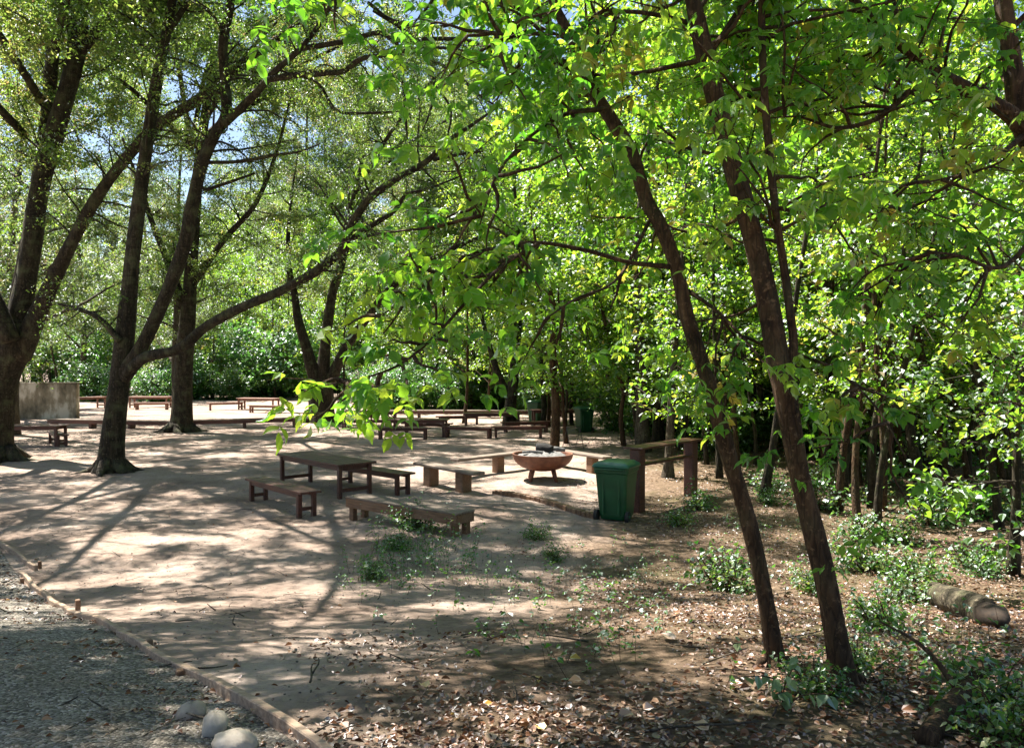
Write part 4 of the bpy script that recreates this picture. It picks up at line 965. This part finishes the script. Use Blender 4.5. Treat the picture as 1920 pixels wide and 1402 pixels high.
# benches round the fire, on heavy posts
def ring_bench(label, A, B, H, legs, thick=.07, W=.34, lw=.26):
    A = np.array(A); B = np.array(B); c = (A + B) / 2; L = np.linalg.norm(B - A); rz = math.atan2(*(B - A)[::-1])
    t = thing('fire_bench', label, 'bench', gl(c[0], c[1]), rz, 'plank benches round the fire bowl')
    s = MB(); box(s, [0, 0, H - thick / 2], [L, W, thick], bev=.015); s.build('seat', M['grey_wood'], t, False)
    for u in legs:
        m = MB(); box(m, [(u - .5) * L, 0, (H - thick - .002) / 2 - .03], [lw, lw * .95, H - thick - .002 + .06], bev=.02); m.build('post', M['stain_brown'], t, False)
ring_bench('weathered plank bench on two square posts left of the fire bowl', (-2.35, 19.85), (-.75, 17.9), .54, (.22, .76), W=.36, lw=.3)
ring_bench('long weathered plank bench passing behind the fire bowl', (-1.5, 20.4), (.75, 22.6), .5, (.5, .93))
ring_bench('weathered plank bench behind the fire bowl on its right', (1.2, 23.0), (2.55, 21.0), .5, (.12, .74))

# fire bowl
def lathe(mb, prof, n=40, tint=.5, c=(0, 0, 0)):
    P = np.asarray(prof, float); a = np.linspace(0, 2 * PI, n, endpoint=False)
    v = np.stack([P[:, None, 0] * np.cos(a), P[:, None, 0] * np.sin(a), P[:, None, 1] * np.ones(n)], -1).reshape(-1, 3) + np.asarray(c)
    m = len(P); i = np.arange(m - 1)[:, None] * n; j = np.arange(n)[None]; k = (j + 1) % n
    mb.add(v, np.stack([i + j, i + k, i + n + k, i + n + j], -1).reshape(-1, 4), tint)
def fire_bowl():
    c = gl(.78, 19.95); t = thing('fire_bowl', 'round rusty orange fire bowl on short legs heaped with ash', 'fire pit', c, .2)
    b = MB(); Rm = .77
    outer = [(.04, .23)] + [(Rm * math.sin(q), .23 + .44 * (1 - math.cos(q)) ** 1.05) for q in np.linspace(.12, PI / 2, 12)]
    inner = [(r * .965, z + .03) for r, z in outer[::-1]]
    inner[0] = (Rm * .955, outer[-1][1] + .004)
    lathe(b, outer + [(Rm + .012, outer[-1][1] + .004)] + inner, 48); b.build('bowl', M['bowl'], t)
    for k in range(4):
        a = k * PI / 2 + .6; m = MB()
        tube(m, [[.36 * math.cos(a), .36 * math.sin(a), .3, .055], [.47 * math.cos(a), .47 * math.sin(a), -.04, .042]], 8); m.build('leg', M['bowl'], t)
    s = MB(); n = 30
    pr = [(.70, .56), (.6, .63), (.45, .68), (.25, .70), (.01, .71)]
    lathe(s, pr[::1], n); s.v[-1][:, 2] += R.normal(0, .025, len(s.v[-1])); s.build('ash', M['ash'], t)
    for lab, x0, y0, x1, y1, r, z, mt in (('thick charred log end lying on the ash', -.12, .12, .22, -.1, .12, .80, 'char'), ('grey burnt log beside the charred log', .1, .25, .6, .05, .06, .76, 'ash'), ('thin grey burnt stick across the bowl', -.55, -.1, .0, -.2, .035, .73, 'ash')):
        m = MB(); tube(m, cat([[x0, y0, z, r], [(x0 + x1) / 2, (y0 + y1) / 2, z + .01, r * 1.06], [x1, y1, z - .02, r * .9]], 10), 10, .14)
        o = m.build('log', M[mt], None); o.location = c; o.rotation_euler = (0, 0, .2); tag(o, lab, 'firewood', 'burnt wood in the fire bowl')
fire_bowl()

# kerb of the fire circle
def kerb():
    m = MB(); pts = [G(925, 926), G(960, 930), G(1000, 938), G(1040, 948), G(1080, 962), G(1118, 972)]
    P = cat([[*q, .07] for q in pts], 24)
    for i in range(23):
        a = P[i, :3]; b = P[i + 1, :3]; d = b - a; rz = math.atan2(d[1], d[0]); l = np.linalg.norm(d)
        box(m, (a + b) / 2 + [0, 0, .03], [l - .012, .14, .13 + .01 * math.sin(i * 2.1)], rot2(rz), .012)
    tag(m.build('brick_kerb', M['stain_brown'], None, False), 'low curved brick kerb edging the fire circle beside the green bin', 'kerb')
kerb()

# wheelie bin
def make_bin(label, loc, rz, group):
    t = thing('wheelie_bin', label, 'bin', loc, rz, group)
    b = MB(); H = .98
    # tapered body, front +y is away from the photographer, back (handle, wheels) at -y
    secs = [(.20, .24, .03), (.22, .26, .10), (.265, .33, .86), (.285, .355, .88), (.29, .36, .97)]
    rings = []
    for w, d, z in secs:
        rr = .05; ring = []
        for cx_, cy_, a0 in ((w - rr, d - rr, 0), (-(w - rr), d - rr, 90), (-(w - rr), -(d - rr), 180), (w - rr, -(d - rr), 270)):
            for q in (0, 30, 60, 90): a = math.radians(a0 + q); ring.append([cx_ + rr * math.cos(a), cy_ + rr * math.sin(a), z])
        rings.append(ring)
    v = np.array(rings).reshape(-1, 3); n = 16; f = []
    for i in range(len(rings) - 1):
        for j in range(n): k = (j + 1) % n; f.append([i * n + j, i * n + k, (i + 1) * n + k, (i + 1) * n + j])
    f.append(list(range(n))[::-1]); b.add(v, f)
    for sx in (-.13, .13): box(b, [sx, -.31, .48], [.03, .03, .7], bev=.008)
    b.build('body', M['bin_green'], t, False)
    l = MB(); rings = []
    for k, z, yo in ((1.06, .972, 0), (1.07, 1.0, 0), (1.0, 1.035, 0), (.8, 1.075, .01), (.4, 1.095, .02)):
        ring = []; w, d, rr = .29 * k, .37 * k, .07 * k
        for cx_, cy_, a0 in ((w - rr, d - rr, 0), (-(w - rr), d - rr, 90), (-(w - rr), -(d - rr), 180), (w - rr, -(d - rr), 270)):
            for q in (0, 30, 60, 90): a = math.radians(a0 + q); ring.append([cx_ + rr * math.cos(a), cy_ + rr * math.sin(a) + yo, z - .05 * (cy_ + .3) * .6])
        rings.append(ring)
    v = np.array(rings).reshape(-1, 3); f = []
    for i in range(len(rings) - 1):
        for j in range(n): k = (j + 1) % n; f.append([i * n + j, i * n + k, (i + 1) * n + k, (i + 1) * n + j])
    f.append(list(range(n))[::-1]); f.append([(len(rings) - 1) * n + j for j in range(n)]); l.add(v, f)
    l.build('lid', M['bin_lid'], t, True)
    h = MB(); tube(h, [[-.24, -.42, .95, .016], [.24, -.42, .95, .016]], 8)
    for sx in (-.2, 0, .2): box(h, [sx, -.39, .945], [.03, .09, .03])
    h.build('handle', M['bin_green'], t)
    for sx in (-1, 1):
        w = MB(); tube(w, [[sx * .235, -.25, .10, .10], [sx * .285, -.25, .10, .10]], 20); ob = w.build('wheel', M['rubber'], t, False)
        hb = MB(); tube(hb, [[sx * .283, -.25, .10, .035], [sx * .296, -.25, .10, .03]], 12); hb.build('hub', M['bin_green'], ob, False)
    return t
bn = make_bin('large dark green wheeled bin with lid beside the tall timber counter', gl(2.03, 15.25), -.45, 'green wheelie bins'); bn.scale = (1.2, 1.12, 1.06)
p = G(1095, 810); dup(bn, tuple(p), .3, 'distant green wheeled bin catching the sun behind the fire bowl')
p = G(1005, 792); dup(bn, tuple(p), 2.6, 'farthest dull green bin beside the back walkway')

# tall timber counter behind the bin
def counter():
    A = np.array([2.55, 16.0]); B = np.array([4.02, 17.7]); c = (A + B) / 2; L = np.linalg.norm(B - A); rz = math.atan2(*(B - A)[::-1])
    t = thing('timber_counter', 'tall dark timber counter with two posts and two shelves behind the bin', 'counter', gl(*c), rz)
    for s in (-1, 1):
        m = MB(); box(m, [s * L / 2, 0, .63], [.24, .24, 1.30], bev=.02); m.build('post', M['stain'], t, False)
    m = MB()
    for i in range(3): box(m, [0, -.15 + .15 * i, 1.304], [L + .36, .144, .04])
    m.build('counter_top', M['stain'], t, False)
    m = MB(); box(m, [0, 0, .95], [L - .25, .22, .045]); m.build('shelf', M['stain'], t, False)
counter()

# folding grill rack by the thin sapling
def grill():
    p = G(1082, 842); t = thing('grill_rack', 'leaning black metal grill rack beside the thin sapling', 'grill', tuple(p), .3)
    f = MB(); w, h = .5, .75
    A = lambda x, s: np.array([x, .35 * s, s * h])
    for a, b in ((A(-w / 2, 0), A(-w / 2, 1)), (A(w / 2, 0), A(w / 2, 1)), (A(-w / 2, .1), A(w / 2, .1)), (A(-w / 2, 1), A(w / 2, 1))): tube(f, [[*a, .013], [*b, .013]], 6)
    f.build('frame', M['metal'], t)
    g = MB()
    for k in range(9): s = .15 + k * .1; tube(g, [[*A(-w / 2, s), .006], [*A(w / 2, s), .006]], 5)
    g.build('grid', M['metal'], t)
    l = MB()
    for sx in (-1, 1): tube(l, [[sx * w / 2, .33, .7, .011], [sx * w / 2, .75, 0, .011]], 6)
    l.build('prop', M['metal'], t)
grill()

# walkways (low raised timber)
def walkway(label, A, B, W=.55, H=.42):
    A = np.array(A[:2]); B = np.array(B[:2]); c = (A + B) / 2; L = np.linalg.norm(B - A); rz = math.atan2(*(B - A)[::-1])
    t = thing('timber_walkway', label, 'walkway', gl(*c), rz, 'low timber walkways')
    d = MB()
    for i in range(4): box(d, [0, -W / 2 + W / 4 * (i + .5), H - .025], [L, W / 4 - .01, .05])
    d.build('deck', M['grey_wood'], t, False)
    s = MB()
    for q in (-1, 1): box(s, [0, q * (W / 2 - .06), H - .05 - .075], [L - .04, .05, .148])
    s.build('beam', M['stain'], t, False)
    n = max(2, int(L / 2.2))
    for k in range(n + 1):
        m = MB(); box(m, [(k / n - .5) * (L - .4), 0, (H - .2) / 2 - .03], [.14, W - .2, H - .2 + .06]); m.build('leg', M['stain'], t, False)
walkway('low timber walkway running left behind the curving limbed tree', G(95, 800), G(330, 806))
walkway('low timber walkway running right from the stout trunk', G(352, 806), G(560, 800))
walkway('long low timber walkway across the back of the clearing', G(690, 782), G(1062, 782))

# concrete wall
def wall():
    A = G(33, 784); B = G(142, 785); c = (A + B) / 2; L = np.linalg.norm(B - A)
    t = thing('concrete_wall', 'stained pale concrete wall beyond the massive forked tree', 'wall', tuple(c), .03)
    m = MB(); n = 24; H = 1.88
    box(m, [0, .0, H / 2 - .05], [L, .35, H + .1], bev=.02); m.build('wall', M['concrete'], t, False)
    m = MB(); box(m, [0, 0, H + .032], [L + .06, .41, .06], bev=.015); m.build('coping', M['concrete'], t, False)
wall()

# timber edging boards with pegs
def edging(label, A, B, pegs, group='timber edging boards'):
    A = np.asarray(A); B = np.asarray(B); d = B - A; L = np.linalg.norm(d[:2]); rz = math.atan2(d[1], d[0]); n = max(2, int(L / .3))
    t = thing('edging_board', label, 'edging', tuple(A), 0, group)
    nrm = np.array([-d[1], d[0], 0]) / L; m = MB(); wig = lambda s: .028 * math.sin(s * 1.3 + L) + .014 * math.sin(s * 4.1)
    sec = [(-.024, -.1), (.024, -.1), (.024, .055), (.018, .062), (-.018, .062), (-.024, .055)]
    vs = []
    for i in range(n + 1):
        s = i / n; p = A + d * s; p = np.array([p[0], p[1], float(ground_z(p[0], p[1]))]) + nrm * wig(s * L) - A
        for a, b in sec: vs.append(p + nrm * a + [0, 0, b + .01 * math.sin(s * L * 3)])
    k = len(sec); f = []
    for i in range(n):
        for j in range(k): q = (j + 1) % k; f.append([i * k + j, i * k + q, (i + 1) * k + q, (i + 1) * k + j])
    f.append(list(range(k))[::-1]); f.append([n * k + j for j in range(k)])
    m.add(vs, f); m.build('board', M['board'], t, False)
    for s, side, h in pegs:
        p = A + d * s; z = float(ground_z(p[0], p[1])); q = MB()
        box(q, np.array([p[0], p[1], z + h / 2 - .06]) - A + nrm * side * .052, [.05, .045, h + .12], rot2(rz), .006); q.build('peg', M['stain_brown'], t, False)
edging('short weathered edging board at the far left of the gravel road', G(-60, 985), G(72, 1068), ((.97, 1, .10),))
edging('weathered edging board with a short upright peg beside the gravel', G(38, 1078), G(235, 1196), ((.10, -1, .08), (.63, 1, .13)))
edging('sunlit edging board running to the bottom edge past the white stones', G(228, 1194), G(640, 1450), ((.16, 1, .05), (.45, -1, .05)))

# stones
def stone(label, px, py, r, mat, seed, sq=(1, .85, .8)):
    p = G(px, py); rg = np.random.default_rng(seed)
    n, m_ = 20, 12; th = np.linspace(0, 2 * PI, n, endpoint=False); ph = np.linspace(.02, PI - .02, m_)
    T, Q = np.meshgrid(th, ph); rr = 1 + .05 * np.abs(np.sin(4 * T + 2.5 * Q)) + .03 * np.sin(9 * Q + 5 * T) + .11 * np.sin(2 * T + rg.random() * 6) * np.sin(Q) + .07 * np.sin(3 * Q + T + rg.random() * 6) + .04 * np.sin(5 * T + 3 * Q)
    v = np.stack([rr * np.sin(Q) * np.cos(T) * sq[0], rr * np.sin(Q) * np.sin(T) * sq[1], rr * np.cos(Q) * sq[2]], -1).reshape(-1, 3) * r
    f = []
    for i in range(m_ - 1):
        for j in range(n): k = (j + 1) % n; f.append([i * n + j, (i + 1) * n + j, (i + 1) * n + k, i * n + k])
    f.append(list(range(n))); f.append([(m_ - 1) * n + j for j in range(n)][::-1])
    mb = MB(); mb.add(v + [0, 0, r * sq[2] * .72], f); o = mb.build('stone', M[mat], None); o.location = p; o.rotation_euler = (0, 0, rg.random() * 6)
    tag(o, label, 'stone', 'stones beside the edging board')
stone('tan rounded stone, farthest of three by the edging board', 358, 1350, .068, 'rock', 1)
stone('white rounded stone in the middle of three by the edging board', 402, 1374, .075, 'rock_white', 2)
stone('big flat white stone cut by the bottom edge of the picture', 440, 1408, .10, 'rock_white', 5, (1.1, .8, .55))

# fallen log and branch
def log():
    A = G(1748, 1128); B = G(1852, 1172); d = unit(B - A)
    t = thing('fallen_log', 'pale mossy fallen log on the leaf litter at the right', 'log', tuple(A))
    o = A; r = .145
    m = MB(); pts = [A + d * s + [0, 0, r * .75] - o for s in np.linspace(-.05, np.linalg.norm(B - A), 7)]
    P = np.array([[*q, r * w] for q, w in zip(pts, (.8, .95, 1, 1.02, 1, .97, .9))]); tube(m, cat(P, 26), 16, .1); m.build('trunk', M['log_pale'], t)
    e = MB(); q = B - o + [0, 0, r * .7]; tube(e, cat([[*q, r * .82], [*(q + d * .14), r * .74], [*(q + d * .3 + [0, 0, -.02]), r * .5], [*(q + d * .38 + [0, 0, -.03]), r * .2]], 12), 12, .25); e.build('rotten_end', M['log_end'], t)
log()
def fallen():
    A = G(1735, 1398); B = G(1850, 1300); m = MB()
    P = cat([[*(A + [0, 0, .03]), .05], [*((A + B) / 2 + [0, 0, .10]), .055], [*(B + [0, 0, .17]), .045]], 16); P[:, :3] -= A
    tube(m, P, 10, .15)
    tube(m, cat([[*P[8, :3], .02], [*(P[8, :3] + [-.12, .15, .2]), .013], [*(P[8, :3] + [-.3, .3, .3]), .005]], 8), 6, .05)
    o = m.build('fallen_branch', M['bark_young'], None); o.location = A; tag(o, 'broken brown branch lying among leaves near the bottom right', 'branch')
fallen()

# pale sprig at the foot of the right pair, bare weed stems
def sprig():
    p0 = G(1470, 1330); t = thing('seedling', 'pale green seedling catching the sun at the foot of the front pair', 'plant', tuple(p0))
    w = MB(); L = Leaves()
    for rows in ([(1470, 1330, 4), (1462, 1285, 4), (1440, 1268, 3), (1395, 1268, 2)], [(1470, 1330, 4), (1470, 1290, 3), (1485, 1255, 3), (1500, 1225, 2)], [(1470, 1330, 4), (1500, 1305, 3), (1545, 1300, 3), (1560, 1310, 2)], [(1470, 1330, 3), (1470, 1300, 3), (1455, 1300, 2)]):
        d = p0[1]; P = wpath(rows, d, -.03); P[:, :3] -= p0; Q = cat(P, 12); tube(w, Q, 5)
        for i in range(3, 12, 1):
            a = R.uniform(0, 6.28); L.add(Q[i, :3], [math.cos(a), math.sin(a), -.7], [R.normal(0, .4), R.normal(0, .4) - .3, 1], R.uniform(.045, .085), R.random())
    w.build('stem', M['bark_young'], t); L.build('foliage', M['pale_leaf'], 'broad', t)
sprig()
def weeds():
    L = Leaves(); w = MB()
    for k in range(800):
        c = ((790, 1010, 90, 40), (720, 1075, 80, 30), (820, 1050, 110, 45), (740, 1040, 70, 35), (900, 1090, 190, 60), (1150, 1080, 150, 70), (1450, 1000, 160, 60), (1700, 1010, 200, 60), (1750, 1230, 180, 110), (1100, 1180, 200, 80))[k % 10]
        p = G(random.gauss(c[0], c[2] * .55), max(900, random.gauss(c[1], c[3] * .55)))
        h = random.uniform(.06, .34) * (1 if k % 10 else 1.7)
        P = path_from(p - [0, 0, .01], [random.gauss(0, .25), random.gauss(0, .25), 1], h, .0025, 4, 0, .12, .5); tube(w, P, 3, cap=False)
        n = random.randint(3, 8); i = R.integers(1, 4, n)
        scatter_leaves(L, P[i, :3], random.uniform(.03, .06), .3, .5, .45 + .15 * (k % 10 == 0), .02)
    o = L.build('weeds', M['weed_leaf'], 'broad'); stuff(o, 'scattered small green weeds sprouting from the ground', 'weeds')
    o = w.build('weed_stalks', M['bark_young']); stuff(o, 'thin brown weed stalks sprouting from the ground', 'weed stalks')
weeds()

# ------------------------------------------------------------------ light, sky, camera
SUN_AZ, SUN_EL = math.atan2(-.80, .60), math.radians(60)      # azimuth measured from +Y towards +X
w = bpy.data.worlds.new('World'); sc.world = w; w.use_nodes = True
nt = w.node_tree; bg = nt.nodes['Background']; sky = nt.nodes.new('ShaderNodeTexSky'); sky.sky_type = 'NISHITA'; sky.sun_disc = False
sky.sun_elevation = SUN_EL; sky.sun_rotation = SUN_AZ % (2 * PI); sky.air_density = 1.0; sky.dust_density = .8
nt.links.new(sky.outputs[0], bg.inputs[0]); bg.inputs[1].default_value = .055
ld = bpy.data.lights.new('sun', 'SUN'); ld.energy = 5.0; ld.angle = math.radians(.53); ld.color = (1, .945, .85)
lo = bpy.data.objects.new('sun', ld); C.objects.link(lo)
from mathutils import Vector
sd = Vector((math.sin(SUN_AZ) * math.cos(SUN_EL), math.cos(SUN_AZ) * math.cos(SUN_EL), math.sin(SUN_EL)))
lo.rotation_euler = (-sd).to_track_quat('-Z', 'Y').to_euler(); lo.location = (0, 0, 40)
cd = bpy.data.cameras.new('camera'); cd.sensor_fit = 'HORIZONTAL'; cd.sensor_width = 36; cd.lens = 36 * F / 1920; cd.clip_end = 2000; cd.clip_start = .05
co = bpy.data.objects.new('camera', cd); C.objects.link(co); co.location = (0, 0, CAMZ); co.rotation_euler = (PI / 2 - PITCH, 0, 0); sc.camera = co
sc.view_settings.view_transform = 'Standard'; sc.view_settings.look = 'None'; sc.view_settings.exposure = 1.95; sc.view_settings.gamma = 1
sc.render.engine = 'CYCLES'; cy = sc.cycles
cy.max_bounces = 10; cy.diffuse_bounces = 8; cy.glossy_bounces = 2; cy.transmission_bounces = 6; cy.transparent_max_bounces = 4
cy.use_denoising = True; cy.use_adaptive_sampling = True; cy.adaptive_threshold = .015; cy.sample_clamp_indirect = 6
try: cy.denoiser = 'OPENIMAGEDENOISE'; cy.denoising_input_passes = 'RGB_ALBEDO_NORMAL'
except Exception: pass
# any kind not placed leaves the scene
for k, (r_, used) in PROTO.items():
    if not used:
        for c in list(r_.children): bpy.data.objects.remove(c)
        bpy.data.objects.remove(r_)
